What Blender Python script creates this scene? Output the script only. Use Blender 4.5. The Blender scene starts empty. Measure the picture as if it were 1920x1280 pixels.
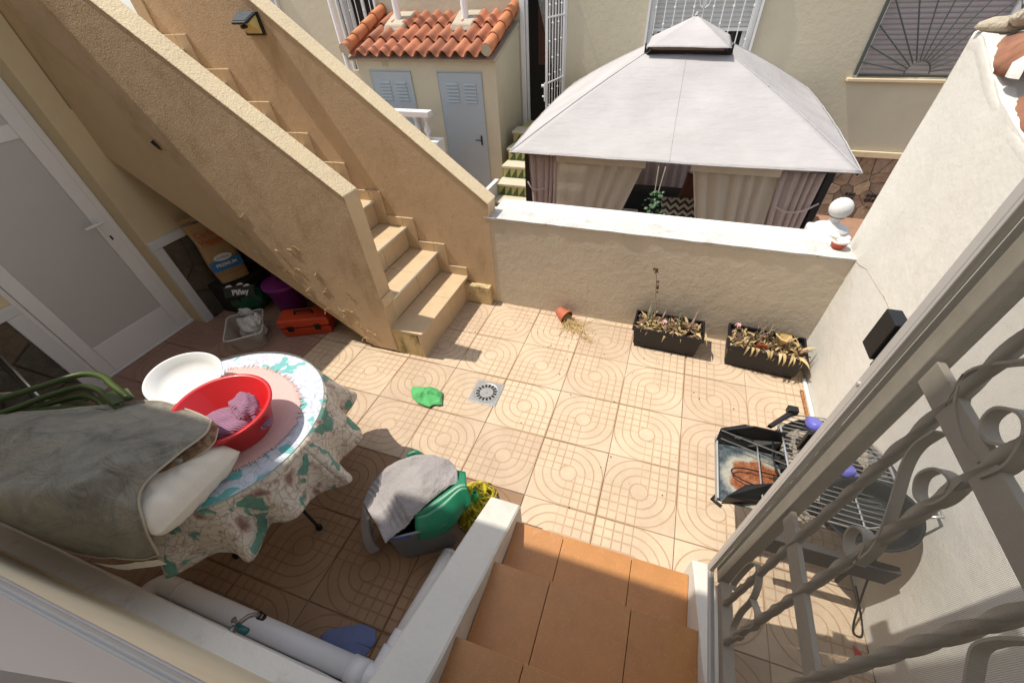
import bpy, bmesh, math, random
from mathutils import Vector, Matrix, noise
random.seed(7)
R = math.radians
scene = bpy.context.scene
COL = scene.collection

# ---------------------------------------------------------------- camera
cam_d = bpy.data.cameras.new("camera"); cam = bpy.data.objects.new("camera", cam_d); COL.objects.link(cam)
scene.camera = cam
YAW, PIT, ROLL = -0.345739694, 0.777495257, -0.0438125722
f = Vector((math.sin(YAW)*math.cos(PIT), math.cos(YAW)*math.cos(PIT), -math.sin(PIT)))
r0 = Vector((math.cos(YAW), -math.sin(YAW), 0)); u0 = r0.cross(f)
rr = math.cos(ROLL)*r0 + math.sin(ROLL)*u0; uu = -math.sin(ROLL)*r0 + math.cos(ROLL)*u0
cm = Matrix((rr, uu, -f)).transposed().to_4x4(); cm.translation = Vector((0.800571947, -1.76946486, 2.04107714))
cam.matrix_world = cm
cam_d.sensor_width = 36; cam_d.lens = 736.685*36/1920
cam_d.shift_x = (960-989.0949)/1920; cam_d.shift_y = (682.9005-640)/1920
cam_d.clip_start = 0.01; cam_d.clip_end = 300
# ---------------------------------------------------------------- light
w = bpy.data.worlds.new("World"); scene.world = w; w.use_nodes = True
nt = w.node_tree; bg = nt.nodes["Background"]; sky = nt.nodes.new("ShaderNodeTexSky")
sky.sky_type = 'NISHITA'; sky.sun_disc = False
SUN = Vector((0.52, 0.06, -1.0)).normalized()
sky.sun_elevation = math.asin(-SUN.z); sky.sun_rotation = math.atan2(-SUN.x, -SUN.y)
hs_ = nt.nodes.new('ShaderNodeHueSaturation'); hs_.inputs['Saturation'].default_value = .45; nt.links.new(sky.outputs[0], hs_.inputs['Color']); nt.links.new(hs_.outputs[0], bg.inputs[0]); bg.inputs[1].default_value = 0.15
sl = bpy.data.lights.new("sun", 'SUN'); sl.energy = 2.9; sl.angle = R(0.5); sl.color = (1.0, 0.94, 0.83)
so = bpy.data.objects.new("sun", sl); COL.objects.link(so); so.location = (-4, -2, 9)
so.rotation_euler = SUN.to_track_quat('-Z', 'Y').to_euler()
scene.view_settings.view_transform = 'Standard'; scene.view_settings.look = 'None'
scene.view_settings.exposure = 0.72; scene.view_settings.gamma = 1; scene.view_settings.use_curve_mapping = False

# ---------------------------------------------------------------- materials
class NT:
    def __init__(s, name, rough=.8, metal=0.):
        s.m = bpy.data.materials.new(name); s.m.use_nodes = True; s.t = s.m.node_tree; s.n = s.t.nodes
        s.b = s.n["Principled BSDF"]; s.b.inputs["Roughness"].default_value = rough; s.b.inputs["Metallic"].default_value = metal
        s.geo = s.n.new("ShaderNodeNewGeometry"); s.tc = s.n.new("ShaderNodeTexCoord"); s.pos = s.geo.outputs["Position"]
        s.obj = s.tc.outputs["Object"]
    def L(s, a, b): s.t.links.new(a, b)
    def math(s, op, a, b=None, c=None):
        n = s.n.new("ShaderNodeMath"); n.operation = op
        for i, v in enumerate((a, b, c)):
            if v is None: continue
            if isinstance(v, (int, float)): n.inputs[i].default_value = v
            else: s.L(v, n.inputs[i])
        return n.outputs[0]
    def noise(s, vec, scale, detail=4, rough=.55, dist=0):
        n = s.n.new("ShaderNodeTexNoise"); n.inputs["Scale"].default_value = scale; n.inputs["Detail"].default_value = detail
        n.inputs["Roughness"].default_value = rough; n.inputs["Distortion"].default_value = dist; s.L(vec, n.inputs["Vector"]); return n.outputs["Fac"]
    def vor(s, vec, scale, feat='F1', out="Distance", rnd=1):
        n = s.n.new("ShaderNodeTexVoronoi"); n.feature = feat; n.inputs["Scale"].default_value = scale; n.inputs["Randomness"].default_value = rnd
        s.L(vec, n.inputs["Vector"]); return n.outputs[out]
    def ramp(s, fac, stops):
        n = s.n.new("ShaderNodeValToRGB"); e = n.color_ramp.elements
        while len(e) < len(stops): e.new(.5)
        for i, (p, c) in enumerate(stops):
            e[i].position = p; e[i].color = (c, c, c, 1) if isinstance(c, (int, float)) else (*c, 1)
        s.L(fac, n.inputs[0]); return n.outputs[0]
    def mix(s, fac, a, b, mode='MIX'):
        n = s.n.new("ShaderNodeMix"); n.data_type = 'RGBA'; n.blend_type = mode
        for v, i in ((fac, 0), (a, 6), (b, 7)):
            if isinstance(v, (int, float)): n.inputs[i].default_value = v if i == 0 else (v, v, v, 1)
            elif isinstance(v, tuple): n.inputs[i].default_value = (*v, 1)
            else: s.L(v, n.inputs[i])
        return n.outputs[2]
    def map(s, vec, sc=(1, 1, 1), rot=(0, 0, 0)):
        n = s.n.new("ShaderNodeMapping"); n.inputs["Scale"].default_value = sc; n.inputs["Rotation"].default_value = rot; s.L(vec, n.inputs["Vector"]); return n.outputs[0]
    def bump(s, h, strength=.3, dist=.01, prev=None):
        n = s.n.new("ShaderNodeBump"); n.inputs["Strength"].default_value = strength; n.inputs["Distance"].default_value = dist
        s.L(h, n.inputs["Height"]); 
        if prev is not None: s.L(prev, n.inputs["Normal"])
        s.L(n.outputs[0], s.b.inputs["Normal"]); return n.outputs[0]
    def color(s, c):
        if isinstance(c, tuple): s.b.inputs["Base Color"].default_value = (*c, 1)
        else: s.L(c, s.b.inputs["Base Color"])
    def rand(s):
        n = s.n.new("ShaderNodeObjectInfo"); return n.outputs["Random"]

def mul(c, k): return tuple(min(1, v*k) for v in c)
def simple(name, c, rough=.7, metal=0., var=.12, scale=5., bump=.15, bscale=60., bd=.003, speck=0, dirt=None, objrand=0., spec=None, trans=0., coat=0.):
    t = NT(name, rough, metal); n1 = t.noise(t.pos, scale, 5, .6)
    col = t.ramp(n1, [(.25, mul(c, 1-var)), (.55, c), (.8, mul(c, 1+var*.6))])
    if speck:
        s2 = t.vor(t.pos, speck[0]); k = t.ramp(s2, [(speck[1], 1), (speck[1]+.08, 0)])
        n3 = t.ramp(t.noise(t.pos, speck[0]*.3, 2), [(.45, 0), (.6, 1)])
        col = t.mix(t.math('MULTIPLY', k, n3), col, speck[2])
    if dirt:   # (colour, scale, threshold)
        d = t.ramp(t.noise(t.pos, dirt[1], 6, .7), [(dirt[2], 0), (min(1, dirt[2]+.18), 1)])
        col = t.mix(t.math('MULTIPLY', d, dirt[3] if len(dirt) > 3 else .6), col, dirt[0])
    if objrand:
        rv = t.ramp(t.rand(), [(0, 1-objrand), (1, 1+objrand*.4)]); col = t.mix(1.0, col, rv, 'MULTIPLY')
    t.color(col)
    if bump: t.bump(t.noise(t.pos, bscale, 3, .6), bump, bd)
    if spec is not None: t.b.inputs["Specular IOR Level"].default_value = spec
    if trans: t.b.inputs["Transmission Weight"].default_value = trans
    if coat: t.b.inputs["Coat Weight"].default_value = coat
    return t.m

M = {}
def plaster(name, c, grain=70, gs=.5, gd=.006, dirtc=(.3, .25, .18), dirt=.62, da=.5, var=.08, speck=0):
    t = NT(name, .9); big = t.noise(t.pos, 2.2, 6, .65); med = t.noise(t.pos, 14, 4, .6)
    col = t.ramp(big, [(.28, mul(c, 1-var)), (.5, c), (.75, mul(c, 1+var*.5))])
    d = t.ramp(t.noise(t.map(t.pos, (1, 1, .45)), 5.5, 7, .72), [(dirt, 0), (dirt+.15, 1)])
    col = t.mix(t.math('MULTIPLY', d, da), col, dirtc)
    if speck:
        v = t.vor(t.pos, speck); k = t.ramp(v, [(.16, 1), (.26, 0)]); k2 = t.ramp(t.noise(t.pos, 30, 2), [(.48, 0), (.6, 1)])
        col = t.mix(t.math('MULTIPLY', t.math('MULTIPLY', k, k2), .55), col, (.16, .13, .09))
    t.color(col)
    b = t.bump(t.noise(t.pos, grain, 3, .6), gs, gd); t.bump(med, .35, .012, b); return t.m
M['ochre'] = plaster('ochre_roughcast', (.58, .42, .265), 120, .5, .006, (.36, .23, .11), .52, .5, .12)
M['ochre_s'] = plaster('ochre_smooth', (.57, .42, .25), 30, .3, .004, (.34, .23, .12), .55, .4, .12)
M['ochre_top'] = plaster('ochre_speckled_coping', (.66, .53, .34), 90, .8, .006, (.42, .33, .2), .62, .4, speck=95)
M['cream'] = plaster('cream_facade', (.54, .485, .355), 55, .25, .003, (.45, .38, .28), .66, .25)
M['cream_in'] = plaster('cream_wing', (.66, .53, .33), 50, .2, .003, (.42, .34, .22), .66, .25)
M['lowwall'] = plaster('beige_render', (.58, .515, .42), 45, .35, .005, (.42, .35, .26), .6, .35, .1)
M['white'] = plaster('white_render', (.63, .605, .55), 60, .3, .004, (.46, .41, .34), .57, .4, .08)
M['cap'] = plaster('white_cap', (.54, .525, .50), 40, .8, .008, (.30, .27, .23), .53, .6, .10, speck=48)
M['plinth'] = plaster('plinth_white', (.80, .77, .72), 40, .5, .005, (.42, .33, .25), .56, .5, .06)
M['cream_own'] = plaster('cream_own', (.80, .70, .50), 50, .2, .003, (.5, .42, .3), .68, .2)
M['whitep'] = plaster('white_painted', (.66, .645, .62), 48, .3, .003, (.45, .40, .34), .62, .4, .05)
M['mortar'] = plaster('mortar', (.45, .39, .30), 40, 1., .012)
M['metalw'] = simple('white_metal', (.70, .70, .69), .45, 0, .05, 4, .05)
M['doorw'] = simple('white_aluminium', (.80, .78, .75), .42, 0, .04, 3, .03)
M['frost'] = simple('frosted_pane', (.56, .53, .50), .55, 0, .04, 2, .05, 200)
M['greydoor'] = simple('grey_steel_door', (.36, .41, .43), .5, 0, .06, 3, .05, dirt=((.3, .3, .28), 4, .6, .3))
M['black'] = simple('black_metal', (.006, .006, .006), .5, 0, .2, 8, .2, 40)
M['blackpl'] = simple('black_plastic', (.004, .0035, .008), .5, 0, .3, 8, .2, 40)
M['dark'] = simple('dark_interior', (.02, .016, .014), .9)
M['grille'] = simple('beige_ironwork', (.38, .34, .275), .6, 0, .12, 12, .25, 90, dirt=((.24, .10, .03), 9, .64, .7))
M['alu'] = simple('anodised_frame', (.46, .435, .41), .42, .1, .05, 6, .03)
M['grilleg'] = simple('green_grey_ironwork', (.07, .08, .07), .5)
M['slat'] = simple('grey_roller_slat', (.50, .50, .48), .6, 0, .05, 4, .03)
M['slatp'] = simple('mauve_roller_slat', (.36, .32, .31), .6, 0, .05, 4, .03)
M['step_t'] = simple('ochre_step_tile', (.60, .45, .28), .45, 0, .10, 9, .06, 40, objrand=.06, dirt=((.36, .26, .15), 10, .62, .4))
M['step_n'] = simple('metal_nosing', (.62, .64, .62), .3, .4)
M['base_d'] = plaster('stained_base', (.62, .48, .26), 60, .6, .006, (.08, .06, .03), .50, .85)
M['orange'] = simple('orange_clay_tile', (.46, .205, .062), .42, 0, .10, 14, .12, 140, .001, objrand=.06, speck=(260, .25, (.58, .30, .14)), dirt=((.62, .45, .3), 16, .62, .4))
M['grout'] = simple('dark_grout', (.10, .07, .05), .9)
M['groutf'] = simple('sand_grout', (.40, .28, .18), .95, 0, .3, 20)
M['terra'] = simple('terracotta', (.50, .19, .10), .8, 0, .22, 10, .3, 50, objrand=.3, dirt=((.22, .15, .10), 16, .60, .55))
M['terra2'] = simple('orange_terracotta', (.56, .20, .08), .7, 0, .15, 14, .25, 60, objrand=.1)
M['oldclay'] = simple('weathered_clay', (.29, .125, .07), .85, 0, .4, 18, .5, 60, dirt=((.18, .13, .1), 25, .55, .6))
M['yard'] = simple('terracotta_yard', (.34, .19, .12), .8, 0, .15, 6)
M['ground'] = simple('dry_ground', (.24, .19, .13), .95, 0, .3, .4, .5, 5)
M['canopy'] = NT('canopy_fabric', .85).m
t = NT('canopy_fabric', .85); c = t.ramp(t.noise(t.map(t.pos, (1, 1, 1)), 1.8, 5, .6), [(.3, (.375, .352, .345)), (.7, (.455, .43, .42))])
t.color(t.mix(t.math('MULTIPLY', t.ramp(t.vor(t.pos, 3.2), [(.02, 1), (.035, 0)]), .7), c, (.15, .13, .12)))
b_ = t.bump(t.noise(t.map(t.pos, (1.2, 3, 6)), 3.0, 4, .6), .5, .03); t.bump(t.noise(t.pos, 300, 2), .2, .001, b_); M['canopy'] = t.m
M['curtain'] = simple('taupe_curtain', (.46, .365, .33), .9, 0, .12, 12, .2)
M['hem'] = simple('beige_hem', (.6, .52, .40), .9)
t = NT('sheer_net', .9); tr = t.n.new("ShaderNodeBsdfTransparent"); mx = t.n.new("ShaderNodeMixShader"); di = t.n.new("ShaderNodeBsdfDiffuse")
di.inputs[0].default_value = (.85, .79, .68, 1); tl = t.n.new("ShaderNodeBsdfTranslucent"); tl.inputs[0].default_value = (.85, .79, .68, 1)
ms = t.n.new("ShaderNodeMixShader"); ms.inputs[0].default_value = .5; t.L(di.outputs[0], ms.inputs[1]); t.L(tl.outputs[0], ms.inputs[2])
mx.inputs[0].default_value = .78; t.L(tr.outputs[0], mx.inputs[1]); t.L(ms.outputs[0], mx.inputs[2]); t.L(mx.outputs[0], t.n["Material Output"].inputs[0]); M['sheer'] = t.m
# insect screen: a real thread pattern
t = NT('insect_screen', .7); sp = t.n.new("ShaderNodeSeparateXYZ"); t.L(t.pos, sp.inputs[0])
P_ = .0019; fy = t.math('FRACT', t.math('DIVIDE', sp.outputs[1], P_)); fz = t.math('FRACT', t.math('DIVIDE', sp.outputs[2], P_))
mk = t.math('MAXIMUM', t.math('LESS_THAN', fy, .15), t.math('LESS_THAN', fz, .15))
tr = t.n.new("ShaderNodeBsdfTransparent"); mx = t.n.new("ShaderNodeMixShader"); di = t.n.new("ShaderNodeBsdfDiffuse"); di.inputs[0].default_value = (.20, .185, .16, 1)
t.L(mk, mx.inputs[0]); t.L(tr.outputs[0], mx.inputs[1]); t.L(di.outputs[0], mx.inputs[2]); t.L(mx.outputs[0], t.n["Material Output"].inputs[0]); M['screen'] = t.m
# floor tile: arcs in two quadrants, squares in the others
def tile_mat(name, base, alt):
    t = NT(name, .85); s = t.n.new("ShaderNodeSeparateXYZ"); t.L(t.obj, s.inputs[0]); x, y = s.outputs[0], s.outputs[1]
    r = t.math('SQRT', t.math('ADD', t.math('MULTIPLY', x, x), t.math('MULTIPLY', y, y)))
    def groove(v, wd=.0042):   # distance to nearest multiple of .05
        q = t.math('ABSOLUTE', t.math('SUBTRACT', t.math('FRACT', t.math('ADD', t.math('DIVIDE', v, .049), .5)), .5))
        n = t.n.new("ShaderNodeMapRange"); n.inputs[1].default_value = wd/.049*.5; n.inputs[2].default_value = wd/.049*1.1
        n.inputs[3].default_value = 1; n.inputs[4].default_value = 0; t.L(q, n.inputs[0]); return n.outputs[0]
    isarc = t.math('LESS_THAN', t.math('MULTIPLY', x, y), 0)
    ga = t.math('MULTIPLY', groove(r), t.math('LESS_THAN', r, .2)); ga = t.math('MULTIPLY', ga, t.math('GREATER_THAN', r, .03))
    gg = t.math('MAXIMUM', groove(x), groove(y)); gg = t.math('MULTIPLY', gg, t.math('GREATER_THAN', r, .052))
    ring = t.math('MULTIPLY', groove(r), t.math('LESS_THAN', t.math('ABSOLUTE', t.math('SUBTRACT', r, .049)), .012))
    gg = t.math('MAXIMUM', gg, ring)
    g = t.math('ADD', t.math('MULTIPLY', isarc, ga), t.math('MULTIPLY', t.math('SUBTRACT', 1, isarc), gg))
    wear = t.ramp(t.noise(t.pos, 7, 5, .7), [(.3, .6), (.6, 1)]); g = t.math('MULTIPLY', g, wear)
    col = t.mix(t.ramp(t.rand(), [(0, 0), (1, 1)]), base, alt)
    n1 = t.ramp(t.noise(t.pos, 4.5, 6, .7), [(.3, .84), (.6, 1.03)]); col = t.mix(1.0, col, n1, 'MULTIPLY')
    sk = t.ramp(t.vor(t.pos, 190), [(.2, 1), (.34, 0)]); col = t.mix(t.math('MULTIPLY', sk, .30), col, mul(base, .55))
    sk2 = t.ramp(t.vor(t.map(t.pos, (1, 1, 1), (0, 0, 1)), 330), [(.14, 1), (.25, 0)]); col = t.mix(t.math('MULTIPLY', sk2, .4), col, mul(base, 1.25))
    dd = t.ramp(t.noise(t.pos, 2.1, 7, .75), [(.56, 0), (.72, 1)]); col = t.mix(t.math('MULTIPLY', dd, .35), col, mul(base, .62))
    col = t.mix(t.math('MULTIPLY', g, .78), col, (base[0]*.70, base[1]*.56, base[2]*.46)); t.color(col)
    h = t.math('SUBTRACT', t.math('MULTIPLY', t.noise(t.pos, 160, 2), .15), g); t.bump(h, .65, .004); return t.m
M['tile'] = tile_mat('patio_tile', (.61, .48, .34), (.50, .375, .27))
M['tiled'] = tile_mat('patio_tile_brown', (.34, .21, .12), (.28, .17, .10))  # darkest brown copy of the tile, for the near left corner
M['tilem'] = tile_mat('patio_tile_mid_brown', (.42, .30, .19), (.36, .25, .16))  # in-between brown, for the tiles bordering that corner
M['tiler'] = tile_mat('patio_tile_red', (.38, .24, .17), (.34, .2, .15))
# cloth prints
def floral(name, base, petal, line, leaf, sc=12.5, lt=.59):
    t = NT(name, .8); v = t.map(t.pos, (1, 1, .8)); nz = t.n.new("ShaderNodeTexNoise"); nz.inputs["Scale"].default_value = 9; t.L(v, nz.inputs["Vector"])
    a = t.n.new("ShaderNodeMix"); a.data_type = 'RGBA'; a.blend_type = 'LINEAR_LIGHT'; a.inputs[0].default_value = .07; t.L(v, a.inputs[6]); t.L(nz.outputs["Color"], a.inputs[7]); vv = a.outputs[2]
    e = t.vor(vv, sc*2.1, 'DISTANCE_TO_EDGE'); cl = t.vor(vv, sc*.8, 'F1', "Distance"); lf = t.noise(vv, sc*.95, 2, .4)
    col = t.mix(t.ramp(cl, [(.12, 1), (.5, 0)]), base, petal)
    col = t.mix(t.ramp(cl, [(.10, .9), (.20, .45), (.30, 0)]), col, line)
    col = t.mix(t.ramp(t.noise(vv, sc*2.4, 3, .6), [(.52, 0), (.66, .6)]), col, mul(line, 1.9))
    col = t.mix(t.ramp(e, [(.0, .65), (.03, .25), (.09, 0)]), col, line)
    lm = t.ramp(lf, [(lt, 0), (lt+.025, 1)]); col = t.mix(lm, col, leaf)
    col = t.mix(t.math('MULTIPLY', lm, t.ramp(t.vor(vv, sc*3, 'DISTANCE_TO_EDGE'), [(0, .6), (.06, 0)])), col, mul(leaf, .5))
    t.color(col); t.bump(t.noise(t.pos, 120, 2), .1, .001); return t.m
M['cloth'] = floral('floral_tablecloth', (.62, .56, .47), (.66, .55, .47), (.17, .085, .065), (.13, .28, .22))
M['clothtop'] = floral('floral_tabletop', (.58, .64, .68), (.60, .60, .66), (.27, .27, .36), (.16, .46, .45), 13, .57)
t = NT('camo_lining', .9); t.color(t.ramp(t.noise(t.pos, 45, 3), [(.35, (.10, .09, .045)), (.5, (.2, .1, .06)), (.62, (.28, .2, .12))])); M['camo'] = t.m
t = NT('grey_suede', .75); c1 = t.ramp(t.noise(t.pos, 5, 6, .7, 1.2), [(.3, (.12, .105, .085)), (.45, (.20, .185, .15)), (.58, (.26, .24, .19)), (.75, (.30, .25, .17))])
t.color(t.mix(t.ramp(t.noise(t.map(t.pos, (1, 1, 1), (0, 0, .7)), 17, 5, .7), [(.58, 0), (.75, .35)]), c1, (.36, .33, .28)))
b_ = t.bump(t.noise(t.pos, 7, 5, .65, 1.4), .8, .04); t.bump(t.noise(t.pos, 240, 2), .25, .001, b_); M['suede'] = t.m
def fuzzy(name, c, sc=220, st=.9, d=.004, var=.15): return simple(name, c, .95, 0, var, 7, st, sc, d)
M['pillow'] = fuzzy('white_cotton', (.76, .70, .60), 90, .3, .004, .1)
M['towel'] = fuzzy('grey_terry', (.36, .33, .325), 170, 1., .006, .2)
M['pink'] = fuzzy('pink_felt', (.66, .44, .40), 200, .4, .002, .08)
M['piping'] = simple('beige_piping', (.42, .36, .27), .8)
t = NT('striped_knit', .9); s_ = t.n.new("ShaderNodeSeparateXYZ"); t.L(t.pos, s_.inputs[0])
wv = t.math('SINE', t.math('MULTIPLY', t.math('ADD', s_.outputs[0], t.math('MULTIPLY', s_.outputs[1], -1.6)), 420)); t.color(t.ramp(wv, [(.35, (.22, .09, .15)), (.6, (.42, .24, .34))])); t.bump(wv, .5, .003); M['knit'] = t.m
M['red'] = simple('red_plastic', (.55, .008, .012), .32, 0, .05, 3, .03, 20, coat=.2)
M['plw'] = simple('white_plastic', (.74, .74, .72), .35, 0, .04, 3, .05)
M['plt'] = simple('translucent_plastic', (.62, .62, .58), .35, 0, .05, 3, .05)
t = NT('cloudy_tub', .3); tr = t.n.new("ShaderNodeBsdfTransparent"); tr.inputs[0].default_value = (.9, .9, .88, 1); mx = t.n.new("ShaderNodeMixShader"); mx.inputs[0].default_value = .45
t.color((.5, .48, .45)); t.L(tr.outputs[0], mx.inputs[1]); t.L(t.b.outputs[0], mx.inputs[2]); t.L(mx.outputs[0], t.n["Material Output"].inputs[0]); M['tub'] = t.m
M['green'] = simple('green_plastic', (.01, .17, .085), .4, 0, .08, 4, .05)
M['greenl'] = simple('bright_green_plastic', (.08, .52, .16), .4)
M['gcloth'] = fuzzy('green_microfibre', (.10, .42, .14), 160, .6, .003)
M['bcloth'] = fuzzy('blue_cloth', (.13, .16, .30), 160, .6, .003)
M['bucketm'] = simple('grey_bucket', (.19, .20, .21), .45, 0, .06, 3, .05)
M['bluet'] = simple('blue_line', (.02, .05, .35), .5)
M['mop'] = simple('yellow_mop', (.58, .48, .02), .9, 0, .5, 45, .5, 200, objrand=.65)
M['pvc'] = simple('white_pvc', (.80, .775, .76), .4, 0, .05, 3, .03, 20, dirt=((.40, .27, .18), 16, .68, .7))
M['brass'] = simple('worn_tap_metal', (.32, .28, .25), .4, .7, .3, 30, .2, 100)
M['teal'] = simple('teal_lever', (.01, .09, .10), .35)
M['glassrim'] = simple('glass_edge', (.30, .36, .34), .15)
M['winframe'] = simple('grey_window_frame', (.46, .45, .42), .6, 0, .05, 6, .03)
M['bbqgrey'] = simple('sooty_steel', (.05, .046, .04), .6, 0, .25, 10, .2)
M['galv'] = simple('galvanised', (.42, .43, .43), .5, .5, .15, 12, .1, dirt=((.2, .2, .2), 14, .55, .6))
t = NT('rusty_tray', .6, .3); nn = t.noise(t.pos, 11, 6, .7); c1 = t.ramp(t.noise(t.pos, 40, 5, .7), [(.35, (.035, .045, .055)), (.58, (.10, .125, .135)), (.72, (.20, .22, .22)), (.8, (.45, .46, .45))])
n0 = t.n.new("ShaderNodeVectorMath"); n0.operation = 'DISTANCE'; t.L(t.pos, n0.inputs[0]); n0.inputs[1].default_value = (1.44, -.655, .44)
k = t.math('SUBTRACT', t.math('ADD', n0.outputs["Value"], t.math('MULTIPLY', t.noise(t.pos, 16, 5, .7), .10)), .045)
c1 = t.mix(t.ramp(k, [(.125, 1), (.16, 0)]), c1, (.42, .40, .33)); rc = t.ramp(t.noise(t.pos, 60, 4, .8), [(.30, (.07, .02, .01)), (.5, (.27, .085, .03)), (.66, (.36, .16, .07)), (.8, (.5, .38, .28))])
t.color(t.mix(t.ramp(k, [(.105, 1), (.125, 0)]), c1, rc)); t.bump(t.noise(t.pos, 60, 4), .4, .002); M['rust'] = t.m
M['ash'] = simple('ash', (.34, .29, .23), 1, 0, .5, 40, 1, 60, .01)
M['coal'] = simple('charcoal', (.012, .011, .011), .8)
M['chrome'] = simple('steel_wire', (.55, .54, .52), .28, .85, .05, 4, 0)
M['pan'] = simple('dark_pan', (.018, .020, .019), .55, 0, .2, 8, .05, spec=.15)
M['purple'] = simple('violet_plastic', (.13, .13, .50), .4, 0, .04, 3, .02)
M['magenta'] = simple('magenta_bin', (.22, .02, .22), .4, 0, .05, 3, .03)
M['tool'] = simple('orange_red_toolbox', (.56, .065, .022), .4, 0, .05, 3, .04)
M['kraft'] = simple('kraft_paper', (.42, .27, .13), .8, 0, .1, 8, .3, 20, .01)
M['orangeink'] = simple('red_orange_print', (.50, .10, .03), .8)
M['blueink'] = simple('blue_print', (.02, .17, .42), .6)
M['whiteink'] = simple('white_print', (.75, .75, .73), .6)
M['greenink'] = simple('green_print', (.03, .28, .09), .6)
M['darkbag'] = simple('black_green_bag', (.012, .02, .016), .4, 0, .3, 12, .4, 20, .01)
M['gbag'] = simple('green_bag', (.01, .10, .05), .4, 0, .3, 12, .4, 20, .01)
M['polybag'] = simple('white_poly_bag', (.58, .57, .54), .35, 0, .1, 10, .5, 25, .01)
M['chair'] = simple('olive_green_tube', (.05, .078, .018), .35, 0, .08, 6, .05)
M['chairf'] = simple('olive_sling', (.06, .085, .03), .8)
M['straw'] = simple('dry_leaf', (.52, .38, .18), .85, 0, .3, 40, .3, objrand=.3)
M['straw2'] = simple('dry_leaf_purple', (.26, .16, .12), .85, 0, .35, 40, .3, objrand=.3)
M['aloe'] = simple('fading_green_leaf', (.13, .14, .07), .6, 0, .3, 30, .3, objrand=.3)
M['pinkfl'] = simple('faded_pink_petal', (.62, .36, .38), .8)
M['soil'] = simple('dry_soil', (.10, .065, .04), 1, 0, .5, 50, 1, 80, .01)
M['pot'] = simple('clay_pot', (.45, .12, .06), .7, 0, .08, 9, .1)
M['drain'] = simple('steel_drain', (.36, .36, .35), .45, .5, .15, 20, .2)
M['ivy'] = simple('ivy', (.10, .20, .10), .6, 0, .4, 40, 0, objrand=.3)
M['sofa'] = simple('dark_rattan', (.03, .027, .025), .8)
M['brownc'] = simple('brown_cushion', (.14, .06, .04), .9)
t = NT('zigzag_cushion', .9); s_ = t.n.new("ShaderNodeSeparateXYZ"); t.L(t.pos, s_.inputs[0])
zz = t.math('ADD', t.math('MULTIPLY', s_.outputs[2], 16), t.math('ABSOLUTE', t.math('SUBTRACT', t.math('FRACT', t.math('MULTIPLY', s_.outputs[0], 11)), .5)))
t.color(t.mix(t.math('GREATER_THAN', t.math('FRACT', t.math('MULTIPLY', zz, 1.2)), .5), (.06, .055, .05), (.62, .6, .54))); M['zig'] = t.m
def stone(name, cs):
    t = NT(name, .75); rc = t.ramp(t.rand(), [(i/(len(cs)-1), c) for i, c in enumerate(cs)])
    nn = t.ramp(t.noise(t.pos, 9, 6, .7, 1), [(.3, .6), (.7, 1.35)]); t.color(t.mix(1.0, rc, nn, 'MULTIPLY')); t.bump(t.noise(t.pos, 22, 5, .65), .6, .012); return t.m
M['stoneg'] = stone('slate_green', [(.07, .065, .045), (.10, .085, .055), (.12, .085, .05), (.075, .08, .065)])
M['stoneb'] = stone('sandstone', [(.27, .17, .10), (.33, .23, .15), (.22, .15, .10), (.38, .27, .17)])
M['yellowt'] = simple('yellow_tile', (.45, .40, .15), .5); M['greent'] = simple('dark_green_tile', (.05, .09, .02), .5)
M['hose'] = simple('patterned_hose', (.30, .13, .05), .7, 0, .8, 90, dirt=((.6, .45, .2), 70, .55, .9))
M['lampg'] = simple('solar_cell', (.10, .13, .16), .15, .2, .05, 3, 0)
M['lampy'] = simple('yellowed_lens', (.55, .42, .15), .3)
M['paper'] = simple('crumpled_paper', (.42, .33, .28), .8, 0, .4, 12, .5, 25, .01)
M['patterncurt'] = simple('checked_curtain', (.20, .19, .18), .9, 0, .5, 45, .3)
M['tomato'] = simple('dried_sauce', (.36, .05, .02), .5)
M['reddec'] = simple('red_print', (.5, .03, .02), .5)

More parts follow.
